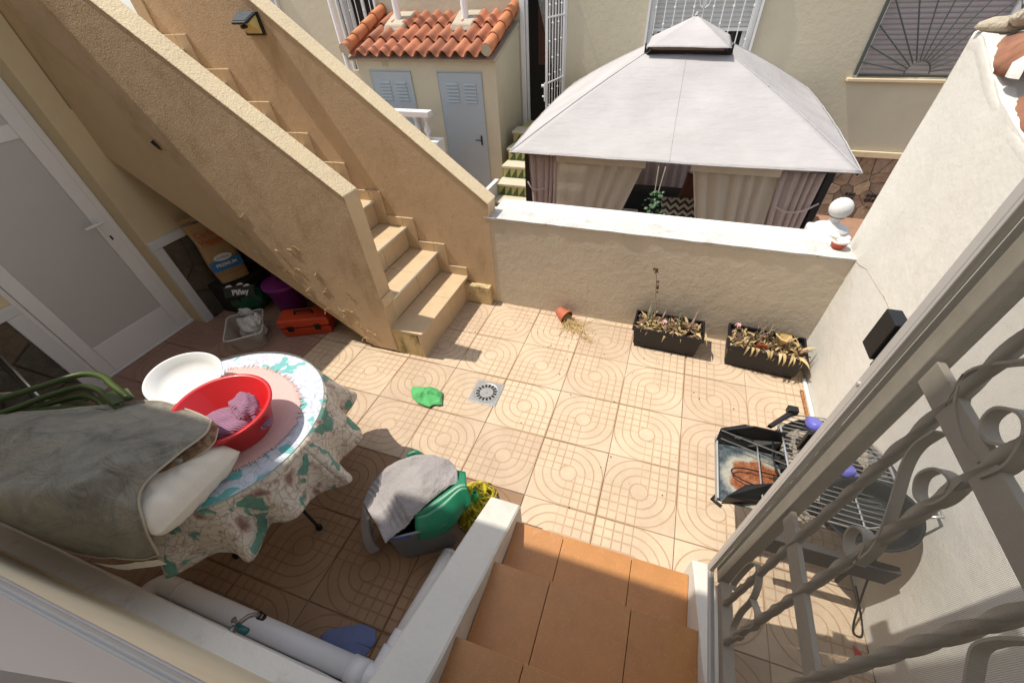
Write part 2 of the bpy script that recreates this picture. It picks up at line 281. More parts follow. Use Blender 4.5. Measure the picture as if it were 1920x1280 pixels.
# ---------------------------------------------------------------- mesh builder
W = {}     # world location of every object
class MB:
    def __init__(s): s.v = []; s.f = []; s.mi = []; s.cur = 0
    def add(s, vs, fs, mat=None):
        o = len(s.v); s.v += [tuple(mat @ Vector(v)) if mat else tuple(v) for v in vs]
        s.f += [tuple(i+o for i in f_) for f_ in fs]; s.mi += [s.cur]*len(fs); return s
    def box(s, x0, x1, y0, y1, z0, z1, mat=None):
        vs = [(x, y, z) for z in (z0, z1) for y in (y0, y1) for x in (x0, x1)]
        return s.add(vs, [(0, 2, 3, 1), (4, 5, 7, 6), (0, 1, 5, 4), (2, 6, 7, 3), (0, 4, 6, 2), (1, 3, 7, 5)], mat)
    def prism(s, ax, poly, a0, a1, mat=None):
        def p(u, v, a): return {'x': (a, u, v), 'y': (u, a, v), 'z': (u, v, a)}[ax]
        n = len(poly); vs = [p(u, v, a0) for u, v in poly]+[p(u, v, a1) for u, v in poly]
        return s.add(vs, [tuple(range(n-1, -1, -1)), tuple(range(n, 2*n))]+[(i, (i+1) % n, n+(i+1) % n, n+i) for i in range(n)], mat)
    def hexa(s, b, t):   # 4 bottom, 4 top points
        return s.add(list(b)+list(t), [(3, 2, 1, 0), (4, 5, 6, 7)]+[(i, (i+1) % 4, 4+(i+1) % 4, 4+i) for i in range(4)])
    def tube(s, pts, r, n=8, cap=True):
        pts = [Vector(p) for p in pts]; N = len(pts); rs = r if isinstance(r, (list, tuple)) else [r]*N
        rings = []; up = None
        for i in range(N):
            d = (pts[min(i+1, N-1)]-pts[max(i-1, 0)]).normalized()
            if up is None: up = d.orthogonal().normalized()
            up = (up - d*up.dot(d)).normalized() if (up - d*up.dot(d)).length > 1e-5 else d.orthogonal().normalized()
            sd = d.cross(up); rings.append([pts[i]+(up*math.cos(a)+sd*math.sin(a))*rs[i] for a in [2*math.pi*k/n for k in range(n)]])
        vs = [v for rg in rings for v in rg]; fs = [(i*n+k, i*n+(k+1) % n, (i+1)*n+(k+1) % n, (i+1)*n+k) for i in range(N-1) for k in range(n)]
        if cap: fs += [tuple(range(n-1, -1, -1)), tuple(range((N-1)*n, N*n))]
        return s.add(vs, fs)
    def lathe(s, prof, n=32, mat=None, c=(0, 0, 0), sx=1, sy=1, close=False, wob=None):
        vs = []; 
        for j, (r, z) in enumerate(prof):
            for k in range(n):
                a = 2*math.pi*k/n; q = r*(wob(a, j) if wob else 1)
                vs.append((c[0]+q*math.cos(a)*sx, c[1]+q*math.sin(a)*sy, c[2]+z))
        fs = [(j*n+k, j*n+(k+1) % n, (j+1)*n+(k+1) % n, (j+1)*n+k) for j in range(len(prof)-1) for k in range(n)]
        if close: fs += [tuple(range(n-1, -1, -1)), tuple(range((len(prof)-1)*n, len(prof)*n))]
        return s.add(vs, fs, mat)
    def grid(s, rows):
        nv = len(rows); nu = len(rows[0]); vs = [p for r in rows for p in r]
        return s.add(vs, [(j*nu+i, j*nu+i+1, (j+1)*nu+i+1, (j+1)*nu+i) for j in range(nv-1) for i in range(nu-1)])
    def strap(s, pts, x0, x1, th):   # flat band bent in the YZ plane
        P = [Vector((0, a, b)) for a, b in pts]; N = len(P); vs = []
        for i in range(N):
            d = (P[min(i+1, N-1)]-P[max(i-1, 0)]).normalized(); n = Vector((0, -d.z, d.y))*th/2
            for x, q in ((x0, P[i]-n), (x1, P[i]-n), (x1, P[i]+n), (x0, P[i]+n)): vs.append((x, q.y, q.z))
        fs = [(i*4+k, i*4+(k+1) % 4, (i+1)*4+(k+1) % 4, (i+1)*4+k) for i in range(N-1) for k in range(4)]+[(3, 2, 1, 0), (N*4-4, N*4-3, N*4-2, N*4-1)]
        return s.add(vs, fs)
    def twist(s, a, b, r, turns, n=60):
        a = Vector(a); b = Vector(b); d = (b-a).normalized(); u = d.orthogonal().normalized(); v = d.cross(u); vs = []
        for i in range(n+1):
            for k in range(4):
                an = turns*2*math.pi*i/n+k*math.pi/2; vs.append(a.lerp(b, i/n)+(u*math.cos(an)+v*math.sin(an))*r)
        return s.add(vs, [(i*4+k, i*4+(k+1) % 4, (i+1)*4+(k+1) % 4, (i+1)*4+k) for i in range(n) for k in range(4)])
    def build(s, name, mat, parent=None, smooth=False, bevel=0, solid=0, sub=0, origin=None, segs=2, wn=False, off=-1):
        mats = mat if isinstance(mat, list) else [mat]; vs = [Vector(v) for v in s.v]
        lo = Vector((min(v.x for v in vs), min(v.y for v in vs), min(v.z for v in vs))); hi = Vector((max(v.x for v in vs), max(v.y for v in vs), max(v.z for v in vs)))
        o = Vector(origin) if origin is not None else Vector(((lo.x+hi.x)/2, (lo.y+hi.y)/2, lo.z))
        me = bpy.data.meshes.new(name); me.from_pydata([v-o for v in vs], [], s.f); me.validate()
        for m_ in mats: me.materials.append(M[m_] if isinstance(m_, str) else m_)
        if len(me.polygons) == len(s.mi): me.polygons.foreach_set('material_index', s.mi)
        bm = bmesh.new(); bm.from_mesh(me); bmesh.ops.recalc_face_normals(bm, faces=bm.faces); bm.to_mesh(me); bm.free()
        if smooth: me.polygons.foreach_set('use_smooth', [True]*len(me.polygons))
        ob = bpy.data.objects.new(name, me); COL.objects.link(ob); place(ob, o, parent)
        if solid: q = ob.modifiers.new('s', 'SOLIDIFY'); q.thickness = solid; q.offset = off
        if bevel: q = ob.modifiers.new('b', 'BEVEL'); q.width = bevel; q.segments = segs; q.limit_method = 'ANGLE'; q.angle_limit = R(35)
        if sub: q = ob.modifiers.new('u', 'SUBSURF'); q.levels = sub; q.render_levels = sub
        return ob
def place(ob, o, parent):
    ob.parent = parent; W[ob] = Vector(o); ob.location = Vector(o)-(W[parent] if parent else Vector((0, 0, 0)))
def tag(o, label=None, cat=None, group=None, kind=None):
    for k, v in (('label', label), ('category', cat), ('group', group), ('kind', kind)):
        if v: o[k] = v
    return o
def thing(name, label, cat, loc, group=None):
    o = bpy.data.objects.new(name, None); COL.objects.link(o); o.empty_display_size = .1; place(o, loc, None); return tag(o, label, cat, group)
def inst(name, src, loc, parent, rot=None, mat=None):
    o = bpy.data.objects.new(name, src.data); COL.objects.link(o); place(o, loc, parent)
    for m_ in src.modifiers:
        q = o.modifiers.new(m_.name, m_.type)
        for a in ('width', 'segments', 'limit_method', 'angle_limit', 'thickness', 'offset', 'levels', 'render_levels'):
            if hasattr(m_, a): setattr(q, a, getattr(m_, a))
    if rot: o.rotation_euler = rot
    return o
def boxo(name, mat, parent, x0, x1, y0, y1, z0, z1, bevel=0, **k): return MB().box(x0, x1, y0, y1, z0, z1).build(name, mat, parent, bevel=bevel, **k)
def cr(P, t):   # catmull-rom on list of Vectors
    n = len(P)-1; t = max(0, min(n-1e-6, t)); i = int(t); u = t-i
    p0, p1, p2, p3 = P[max(i-1, 0)], P[i], P[min(i+1, n)], P[min(i+2, n)]
    if i == 0: p0 = p1*2-p2
    if i+2 > n: p3 = p2*2-p1
    return .5*((2*p1)+(p2-p0)*u+(2*p0-5*p1+4*p2-p3)*u*u+(3*p1-p0-3*p2+p3)*u**3)
def smoothline(pts, n=40): 
    P = [Vector(p) for p in pts]; return [cr(P, (len(P)-1)*i/n) for i in range(n+1)]
def patch(ctrl, nu, nv, nz=0, ns=4):
    C = [[Vector(p) for p in r] for r in ctrl]; rows = []
    for j in range(nv+1):
        tv = (len(C)-1)*j/nv; rr_ = []
        for i in range(nu+1):
            tu = (len(C[0])-1)*i/nu; col = [cr(C[k], tu) for k in range(len(C))]; p = cr(col, tv)
            if nz: p = p+Vector((0, 0, 1))*nz*noise.fractal(p*ns, .8, 2, 3)
            rr_.append(p)
        rows.append(rr_)
    return rows
def clip(poly, n, d):   # keep points with n.p <= d
    out = []
    for i in range(len(poly)):
        a, b = poly[i], poly[(i+1) % len(poly)]; da = n[0]*a[0]+n[1]*a[1]-d; db = n[0]*b[0]+n[1]*b[1]-d
        if da <= 0: out.append(a)
        if (da < 0 < db) or (db < 0 < da): q = da/(da-db); out.append((a[0]+(b[0]-a[0])*q, a[1]+(b[1]-a[1])*q))
    return out
def crazy(u0, u1, v0, v1, size, gap=.008):
    nu = max(1, round((u1-u0)/size)); nv = max(1, round((v1-v0)/size)); S = []
    for i in range(nu):
        for j in range(nv): S.append((u0+(i+.5+random.uniform(-.38, .38)+(.25 if j % 2 else -.25))*(u1-u0)/nu, v0+(j+.5+random.uniform(-.35, .35))*(v1-v0)/nv))
    res = []
    for i, a in enumerate(S):
        p = [(u0, v0), (u1, v0), (u1, v1), (u0, v1)]
        for j, b in enumerate(S):
            if i == j: continue
            n = (b[0]-a[0], b[1]-a[1]); L = math.hypot(*n); n = (n[0]/L, n[1]/L); mid = ((a[0]+b[0])/2, (a[1]+b[1])/2)
            p = clip(p, n, n[0]*mid[0]+n[1]*mid[1]-gap/2)
            if len(p) < 3: break
        if len(p) >= 3: res.append(p)
    return res
def text(s, size, mat, parent, loc, rot, name='lettering', bold=0):
    c = bpy.data.curves.new(name, 'FONT'); c.body = s; c.size = size; c.align_x = 'CENTER'; c.extrude = .0006; c.offset = bold
    o = bpy.data.objects.new(name, c); COL.objects.link(o); dg = bpy.context.evaluated_depsgraph_get(); me = bpy.data.meshes.new_from_object(o.evaluated_get(dg)); bpy.data.objects.remove(o)
    me.materials.clear(); me.materials.append(M[mat]); o = bpy.data.objects.new(name, me); COL.objects.link(o); place(o, loc, parent); o.rotation_euler = rot; return o
def leafmesh(b, base, ang, length, width, rise, droop, curl=0):
    d = Vector((math.cos(ang), math.sin(ang), 0)); sd = Vector((-d.y, d.x, 0)); n = 7; rows = []
    p = Vector(base); el = rise
    for i in range(n+1):
        t = i/n; wd = width*(math.sin(math.pi*min(1, .25+t*.75))**.8)*(1-t*.55)+.001; tw = curl*t*3
        s2 = sd*math.cos(tw)+Vector((0, 0, 1))*math.sin(tw)
        rows.append([p-s2*wd/2, p+Vector((0, 0, -wd*.18)), p+s2*wd/2])
        p = p+(d*math.cos(el)+Vector((0, 0, 1))*math.sin(el)+sd*curl*.35*t)*length/n; el -= droop/n
    return b.grid(rows)
# ================================================================= SETTING
g = MB().box(-70, 70, -70, 90, -1.4, -1.05).build('ground', 'ground'); tag(g, kind='structure')
yd = MB().box(-9, 9, 1.28, 8, -1.05, -1.0).build('neighbour_yard', 'yard'); tag(yd, kind='structure')
pf = MB().box(-3.0, 2.1, -2.1, .95, -1.05, -.010).build('patio_floor', 'groutf'); tag(pf, kind='structure')
T = .4; cache = {}
for i in range(-8, 6):
    for j in range(-6, 4):
        x0, x1 = max(i*T, -2.86), min(i*T+T, 1.99); y0, y1 = max(j*T, -1.86), min(j*T+T, .86)
        if x1-x0 < .03 or y1-y0 < .03: continue
        cx, cy = i*T+T/2, j*T+T/2; g_ = .0015
        rot = ((i+j) % 2 == 1)      # every second tile is laid a quarter turn round
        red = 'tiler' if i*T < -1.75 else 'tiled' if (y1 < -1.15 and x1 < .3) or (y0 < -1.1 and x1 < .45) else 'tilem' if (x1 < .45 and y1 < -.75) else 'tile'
        key = (round(x0-cx, 3), round(x1-cx, 3), round(y0-cy, 3), round(y1-cy, 3), rot, red)
        jx, jy = random.uniform(-.0008, .0008), random.uniform(-.0008, .0008); dz = random.uniform(-.0008, .0008)
        if key in cache:
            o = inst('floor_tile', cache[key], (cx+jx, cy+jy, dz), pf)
        else:
            b = MB(); ax, bx, ay, by = x0-cx+g_, x1-cx-g_, y0-cy+g_, y1-cy-g_
            e = .0025
            b.hexa([(ax, ay, -.012), (bx, ay, -.012), (bx, by, -.012), (ax, by, -.012)], [(ax, ay, -e), (bx, ay, -e), (bx, by, -e), (ax, by, -e)])
            b.hexa([(ax, ay, -e), (bx, ay, -e), (bx, by, -e), (ax, by, -e)], [(ax+e, ay+e, 0), (bx-e, ay+e, 0), (bx-e, by-e, 0), (ax+e, by-e, 0)])
            b.f = [q for k, q in enumerate(b.f) if k not in (1, 6)]; b.mi = b.mi[:len(b.f)]
            if rot: b.v = [(y, -x, z) for x, y, z in b.v]
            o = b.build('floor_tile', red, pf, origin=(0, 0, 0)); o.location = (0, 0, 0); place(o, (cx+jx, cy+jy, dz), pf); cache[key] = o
        if rot: o.rotation_euler = (0, 0, R(90))

# ---------------------------------------------------------------- low wall at the far side
lw = MB().box(-.44, 1.99, .855, 1.05, 0, .757).build('low_wall', 'lowwall'); tag(lw, 'low beige rendered patio wall behind the two planters', 'wall')
cap = MB(); n = 60
rows = [[], [], [], []]
for i in range(n+1):
    x = -.446+(2.436)*i/n; q = noise.noise(Vector((x*7, 0, 3)))*.006; q2 = noise.noise(Vector((x*9, 5, 3)))*.006
    rows[0].append((x, .851+q*.5, .752+q)); rows[1].append((x, .849+q, .770+q2*.5)); rows[2].append((x, 1.046+q2, .772+q*.5)); rows[3].append((x, 1.05, .754))
cap.grid(rows); cap.build('wall_cap', 'cap', lw, smooth=False)
blk = MB().box(-.70, -.437, .795, .852, 0, .175).build('plinth_block', 'base_d', lw, bevel=.008)
nw = MB().box(-.42, 1.99, 1.075, 1.20, -1.0, .72).build('neighbour_garden_wall', 'white'); tag(nw, 'white garden wall right behind the beige patio wall', 'wall')
boxo('wall_cap', 'whitep', nw, -.44, 1.99, 1.082, 1.275, .70, .742, .006)
# ---------------------------------------------------------------- right wall
rw = thing('side_wall', 'tall white rendered wall on the right with clay ridge tiles on top', 'wall', (2.1, 0, 0))
prof = [(-2.1, 0), (1.045, 0), (1.045, 1.80), (.95, 1.80), (.80, 1.74), (.6, 1.66), (.4, 1.60), (.1, 1.55), (-2.1, 1.50)]
b = MB(); N = 90; Z = 44
def topz(y):
    for (a, za), (c_, zc) in zip(prof[2:], prof[3:]):
        if c_ <= y <= a: return zc+(za-zc)*(y-c_)/(a-c_)
    return 1.5
rows = []
for k in range(Z+1):
    row = []
    for i in range(N+1):
        y = -2.1+3.145*i/N; zt = topz(y)+noise.noise(Vector((y*6, 1, 0)))*.012; z = zt*k/Z
        row.append((1.99+noise.fractal(Vector((y*2.2, z*2.2, 2)), 1, 2, 3)*.004-.0*k, y, z))
    rows.append(row)
b.grid(rows)
b.grid([[rows[-1][i] for i in range(N+1)], [(2.2, p[1], p[2]+.01) for p in rows[-1]], [(2.2, p[1], 0) for p in rows[-1]]])
b.grid([[(1.99, 1.045, 0), (2.2, 1.045, 0)], [(1.99, 1.045, 1.8), (2.2, 1.045, 1.81)]])
b.build('wall', 'white', rw, smooth=True)
# mortar bed, rough white plaster and half round clay tiles along the top
rows = []
for k, (dx, dz, am) in enumerate(((.003, -.07, .0), (-.001, -.045, .002), (-.002, -.016, .004), (.003, .002, .006), (.015, .006, .007), (.05, .004, .007))):
    rows.append([Vector((1.99+dx-am*.8*max(0, noise.fractal(Vector((y*5, k*.6, 7)), 1, 2, 4)), y, topz(y)+dz+am*1.5*noise.fractal(Vector((y*14, k*.9, 3)), .7, 2, 5)-(.02*noise.noise(Vector((y*9, 2, 2))) if k == 0 else 0))) for y in [1.04-i*.016 for i in range(196)]])
MB().grid(rows).build('plaster_edge', 'white', rw, smooth=True)
for i in range(9):
    y = .775-i*.40; z = topz(y)-.004
    b = MB(); rr_ = []; n = 12
    for k in range(n+1):
        a = math.pi*k/n; rr_.append([(2.118-.118*math.cos(a), y+.165+.004*math.sin(k*3), z-.03+.115*math.sin(a)), (2.118-.130*math.cos(a), y-.165, z-.025+.135*math.sin(a))])
    b.grid(rr_); b.build('ridge_tile', 'oldclay', rw, smooth=True, solid=.014)
    b = MB(); rr_ = [[(2.118-q_*math.cos(math.pi*k/10)*(1+.06*math.sin(k*2.3+i)), y-.20+dy+.012*math.sin(k*1.7+i*2), z-.02+q_*math.sin(math.pi*k/10)) for k in range(11)] for q_, dy in ((.118, .035), (.138, .018), (.140, -.015), (.118, -.04))]
    b.grid(rr_); b.build('mortar_joint', 'whitep', rw, smooth=True)
for k, (x, y, z, s_) in enumerate([(2.06, .99, 1.83, 1.0), (2.12, .97, 1.845, .8), (2.09, .93, 1.86, .7), (2.17, .94, 1.86, .9)]):
    bm_ = MB(); bm_.lathe([(.001, .03), (.03, .026), (.055, .008), (.06, -.012), (.03, -.03), (.001, -.032)], 12, c=(x, y, z), sx=1.5*s_, sy=.7*s_, wob=lambda a, j: 1+.2*math.sin(a*3+k))
    bm_.build('broken_mortar', 'mortar', rw, smooth=True)
b = MB()
for k in range(90):
    a = random.uniform(0, 6.28); l = random.uniform(.06, .13); p = Vector((2.12+random.uniform(-.05, .07), .93+random.uniform(-.04, .04), 1.87))
    b.tube([p, p+Vector((math.cos(a)*l*.4, math.sin(a)*l*.4, l*.7)), p+Vector((math.cos(a)*l, math.sin(a)*l, l*.55))], [.0022, .0016, .0006], 4)
cc = b.build('dry_tuft', 'grilleg'); tag(cc, 'grey dried plant tuft on the far top of the right wall', 'dry plant')
b = MB(); cr_pts = [(1.988, 0.874, 0.76), (1.988, 0.785, 0.771), (1.988, 0.69, 0.798), (1.988, 0.54, 0.803), (1.988, 0.37, 0.814), (1.988, 0.285, 0.807), (1.988, 0.16, 0.834), (1.988, 0.055, 0.837), (1.988, -0.03, 0.846)]
b.tube(cr_pts, [.0018+.001*math.sin(i*2) for i in range(len(cr_pts))], 4); b.build('crack', 'mortar', rw)
b = MB(); b.tube([(1.975, .56, .012), (1.975, .1, .012), (1.973, -.5, .012)], .012, 10); o = b.build('floor_pipe', 'plw'); tag(o, 'thin white pipe running along the foot of the right wall', 'pipe')
b = MB().box(1.938, 1.954, .12, .45, 0, .016); o = b.build('decorated_stick', 'hose'); tag(o, 'narrow red and gold patterned stick lying by the right wall', 'stick')

# ---------------------------------------------------------------- outdoor staircase
st = thing('outdoor_staircase', 'ochre rendered outdoor staircase with tiled steps rising to the left', 'staircase', (-1.5, .45, 0))
RUN, RISE, NX, Z1 = .245, .19, -.648, .235
def zt(k): return Z1+RISE*(k-1)
def xn(k): return NX-RUN*(k-1)
NS = 9
sl_ = .765
pts = [(-1.12, 0), (-.70, 0), (-.70, .2)]
b = MB(); body = [(-.686, 0), (-.686, Z1-.0225)]
for k in range(1, NS+1):
    if k > 1: body += [(xn(k)-.038, zt(k)-.0225)]
    body += [(xn(k+1)-.038, zt(k)-.0225)]
body = [(x, z) for x, z in body if x > -2.82]+[(-2.82, zt(NS)), (-2.82, 1.34), (-1.11, 0)]
b.prism('y', body, .14, .848); b.build('stair_body', 'ochre_s', st)
b = MB(); b.prism('y', [(-.684, 0), (-.684, Z1-.022), (-.915, Z1-.022), (-.915, 0)], .034, .139); b.build('stair_base', 'base_d', st, bevel=.006)
# near parapet, kept as two layers: rough plaster above a smoother band
def pz(x, off=0): return 1.195-(x+.905)*sl_+off
lo = [(-.905, .01), (-.905, 1.185), (-2.82, pz(-2.82)-.01), (-2.82, 1.345), (-1.115, .01)]
b = MB().prism('y', lo, .034, .138); b.build('near_parapet', 'ochre_s', st)
rough = [(-.903, .02), (-.903, 1.186), (-2.815, pz(-2.815)-.009), (-2.815, 2.18), (-2.27, 1.63), (-2.168, 1.435), (-2.03, 1.20), (-1.904, .93), (-1.83, .83), (-1.78, .72), (-1.66, .60), (-1.55, .47), (-1.40, .30), (-1.25, .16), (-1.12, .02)]
q_ = []
for i, (p, q) in enumerate(zip(rough, rough[1:]+rough[:1])):
    jag = 4 <= i <= 13
    for k in range(6 if jag else 1):
        t_ = k/6 if jag else 0; q_.append((p[0]+(q[0]-p[0])*t_+(random.uniform(-.022, .022) if jag and k else 0), p[1]+(q[1]-p[1])*t_+(random.uniform(-.02, .02) if jag and k else 0)))
b = MB().prism('y', q_, .024, .035); b.build('rough_plaster_layer', 'ochre', st, bevel=.003)
random.seed(21)
b = MB()   # cracks and lifting flakes
for k in range(26):
    x = random.uniform(-1.95, -.98); zlo = (-1.1-x)*sl_+.06; z = zlo+random.uniform(0, .5)*random.random()+.02
    if z > pz(x)-.15: continue
    a = random.uniform(0, 3.14); pts = [(x, .0225, z)]
    for j in range(random.randint(3, 7)): a += random.uniform(-1.3, 1.3); pts.append((pts[-1][0]+.022*math.cos(a), .0225+random.uniform(-.003, .001), pts[-1][2]+.022*math.sin(a)))
    b.tube(pts, [.0018+.0012*random.random() for _ in pts], 3)
o = b.build('plaster_flakes', 'ochre_s', st); o['kind'] = 'stuff'
b = MB().prism('y', [(-2.205, 1.40), (-2.165, 1.365), (-2.145, 1.36), (-2.17, 1.415)], .02, .0235); b.build('plaster_hole', 'dark', st)
b = MB().prism('y', [(-.900, 1.186), (-.900, 1.197), (-2.82, pz(-2.82)+.0035), (-2.82, pz(-2.82)-.009)], .020, .152); b.build('near_coping', 'ochre_top', st, bevel=.004)
b = MB().box(-.9035, -.8975, .024, .148, .50, 1.188); b.build('parapet_end', 'ochre_s', st, bevel=.002)
b = MB().prism('x', [(.024, .425), (.15, .425), (.15, .50), (.024, .50)], -.92, -.885); b.build('skirting_tile', 'step_t', st, bevel=.003)
# far parapet
fz = lambda x: .868-(x+.395)*sl_-.0
b = MB().prism('y', [(-.40, 0), (-.40, .858), (-2.82, fz(-2.82)-.01), (-2.82, 0)], .851, .985); b.build('far_parapet', 'ochre', st)
b = MB().prism('y', [(-.395, .859), (-.393, .874), (-2.82, fz(-2.82)+.005), (-2.82, fz(-2.82)-.009)], .846, .995); b.build('far_coping', 'ochre_top', st, bevel=.004)
for k in range(1, NS+1):
    x1, x0 = xn(k), xn(k+1); y0 = .0325 if k == 1 else .14
    for (a, c_) in ([(y0, .50), (.503, .8475)]):
        boxo('tread', 'step_t', st, x0-.021, x1-.006 if k > 1 else x1, a, c_, zt(k)-.022, zt(k), .003)
        ya = .032 if (k == 2 and a == y0) else a
        boxo('riser', 'step_t', st, x1-.037, x1-.022, ya, c_, (zt(k-1)+.001) if k > 1 else .0, zt(k)-.0228, .002)
    if k > 1: boxo('nosing', 'step_n', st, x1-.0055, x1+.001, .14, .8475, zt(k)-.014, zt(k)+.0015, .001)
    # stepped skirting against the far parapet
    boxo('skirting_tile', 'step_t', st, x0+.078, x1-(.030 if k > 1 else 0), .838, .8505, zt(k)+.001, zt(k)+.078, .003)
    boxo('skirting_tile', 'step_t', st, x0-.028, x0+.076, .838, .8505, zt(k)+.001, zt(k+1)+.080, .003)
# ---------------------------------------------------------------- wing of the house on the left
wg = thing('house_wing', 'cream wall on the left with a white door and stone clad base', 'building', (-2.95, -.5, 0))
boxo('wall', 'cream_in', wg, -3.2, -2.745, -.11, .028, 0, 2.8); boxo('wall', 'cream_in', wg, -3.2, -2.745, .028, .848, 0, 1.55)
for (a, c_, z0, z1) in ((-2.2, -.90, 0, 2.8), (-.8995, -.1105, 2.06, 2.8)): boxo('wall', 'cream_in', wg, -3.2, -2.80, a, c_, z0, z1)
boxo('wall', 'cream_in', wg, -4.2, -3.2, -2.2, .02, 0, 2.8)
dr = MB(); dr.box(-2.92, -2.875, -.8985, -.855, 0, 2.058); dr.box(-2.92, -2.875, -.155, -.112, 0, 2.058); dr.box(-2.92, -2.875, -.854, -.156, 2.01, 2.058); dr.box(-2.92, -2.86, -.90, -.112, -.001, .018)
dr = dr.build('door_frame', 'doorw', wg, bevel=.003)
d = boxo('door', 'doorw', wg, -2.915, -2.88, -.853, -.157, .02, 2.008)
for (y0, y1, z0, z1) in ((-.853, -.77, .02, 2.008), (-.240, -.157, .02, 2.008), (-.769, -.241, .02, .24), (-.769, -.241, 1.90, 2.008), (-.769, -.241, 1.455, 1.53)):
    boxo('door_rail', 'doorw', d, -2.879, -2.868, y0, y1, z0, z1, .003)
boxo('panel', 'frost', d, -2.879, -2.874, -.768, -.242, .241, 1.454); boxo('panel', 'frost', d, -2.879, -2.874, -.768, -.242, 1.531, 1.899)
hb = MB(); hb.box(-2.867, -2.861, -.222, -.190, .76, .98); hb.tube([(-2.862, -.205, .93), (-2.82, -.205, .93), (-2.815, -.225, .93), (-2.815, -.32, .93)], .009, 10); hb.build('handle', 'doorw', d, bevel=.002)
boxo('keyhole', 'black', d, -2.8605, -2.859, -.212, -.200, .80, .83)
for (y0, y1, zz, open_) in ((-.108, .60, .73, 1), (-1.84, -.902, .735, 0)):
    bx = -2.745 if open_ else -2.80
    boxo('base_frame', 'whitep', wg, bx, bx+.028, y0, y1, zz-.06, zz, .004)
    if open_: boxo('base_frame', 'whitep', wg, bx, bx+.028, y0, y0+.075, 0, zz-.0605, .004)
    else: boxo('base_frame', 'whitep', wg, bx, bx+.028, y1-.085, y1, 0, zz-.0605, .004)
    a0, a1 = (y0+.08, y1) if open_ else (y0, y1-.09)
    boxo('stone_bed', 'grout', wg, bx, bx+.010, a0, a1, 0, zz-.0605)
    for p in crazy(a0, a1, .01, zz-.065, .24, .012):
        MB().prism('x', p, bx+.011, bx+.018+random.uniform(0, .008)).build('stone', 'stoneg', wg, bevel=.004)
# ---------------------------------------------------------------- own house (below and beside the camera)
hs = thing('house', 'cream house wall with white plinth at the bottom left', 'building', (-1, -2, 0))
b = MB(); rows = []
for j, (y, z) in enumerate(((-1.80, 0), (-1.80, .375), (-1.803, .392), (-1.87, .40))):
    rows.append([(-2.79+(3.07)*i/80, y+noise.noise(Vector((i*.3, j, 1)))*.003, z+noise.noise(Vector((i*.35, j+9, 1)))*.004*(z > 0)) for i in range(81)])
b.grid(rows); b.build('plinth', 'plinth', hs)
boxo('wall', 'cream_own', hs, -3.2, .30, -2.3, -1.868, 0, 1.17); boxo('wall', 'cream', hs, -3.2, .30, -2.3, -1.868, 2.35, 4.2)
boxo('wall', 'cream', hs, -3.2, -2.3, -2.3, -1.868, 1.17, 2.35); boxo('wall', 'cream', hs, 1.30, 2.3, -2.3, -1.868, 0, 4.2); boxo('wall', 'cream', hs, .301, 1.299, -2.3, -1.868, 2.75, 4.2)
boxo('window_sill', 'alu', hs, -2.3, .28, -1.92, -1.858, 1.171, 1.19, .003)
b = MB(); b.box(-2.3, .28, -1.90, -1.862, 1.191, 1.235); b.box(-2.3, .28, -1.90, -1.868, 1.236, 1.244); wf = b.build('window_frame', 'winframe', hs, bevel=.003)
boxo('pane', 'frost', hs, -2.3, .28, -1.90, -1.872, 1.245, 2.35)
boxo('unseen_eave', 'cream', hs, -6.0, -2.12, -4.5, -1.50, 4.2, 4.35); boxo('unseen_eave', 'cream', hs, -2.12, 3.5, -4.5, -1.365, 4.2, 4.35)  # unseen slabs added overhead, edge stepped to shape the house shadow
boxo('interior', 'dark', hs, .301, 1.299, -2.9, -2.31, .3, 2.75)
# ---------------------------------------------------------------- entrance steps, orange clay tiles between two white parapets
es = thing('entrance_steps', 'orange clay tiled entrance steps at the bottom of the picture', 'steps', (.83, -1.5, 0))
lv = [(-1.024, -1.276, .17), (-1.276, -1.580, .34), (-1.580, -2.31, .51)]
for k, (ya, yb, z) in enumerate(lv):
    boxo('step_body', 'grout', es, .441, 1.234, -2.31, ya-.012, z-.17, z-.0125)
    cuts = [.441, .676, .991, 1.234] if k != 1 else [.441, .679, .995, 1.234]
    for a, c_ in zip(cuts, cuts[1:]):
        boxo('riser_tile', 'orange', es, a+.0012, c_-.0012, ya-.012, ya-.002, z-.168, z-.0128, .0015)
        if k < 2: boxo('tread_tile', 'orange', es, a+.0012, c_-.0012, yb-.006, ya+.002, z-.012, z+random.uniform(-.001, .001), .002)
    if k == 2:
        for (ya_, yb_) in ((ya+.002, -1.89), (-1.893, -2.30)):
            for a, c_ in zip(cuts, cuts[1:]): boxo('tread_tile', 'orange', es, a+.0012, c_-.0012, yb_, ya_, z-.012, z, .002)
def rail(x0, x1, za, zb, ye):
    b = MB(); N = 40; rows = []
    for (x, dz) in ((x0, None), (x0, -.008), (x0+.008, 0), ((x0+x1)/2, .002), (x1-.008, 0), (x1, -.008), (x1, None)):
        row = []
        for i in range(N+1):
            t_ = i/N; y = ye+(-1.866-ye)*t_; z = za+(zb-za)*t_
            wv_ = noise.noise(Vector((x*9, y*7, 2)))*.0035
            row.append((x+wv_, y, 0 if dz is None else z+dz+wv_))
        rows.append(row)
    b.grid(rows); f0 = [r_[0] for r_ in rows]; b.add(f0, [tuple(range(len(f0)))]); return b
rail(.285, .441, .215, .71, -.962).build('parapet', 'white', es, smooth=False)
rail(1.234, 1.315, .225, .62, -.978).build('parapet', 'white', es, smooth=False)
rail(1.234, 1.315, .225, .62, -.978)
# ================================================================= NEIGHBOUR
nh = thing('neighbour_house', 'cream neighbouring house facade across the garden wall', 'building', (0, 6.2, -1))
F = 6.0
def wallseg(x0, x1, z0, z1): boxo('wall', 'cream', nh, x0, x1, F, F+.3, z0, z1)
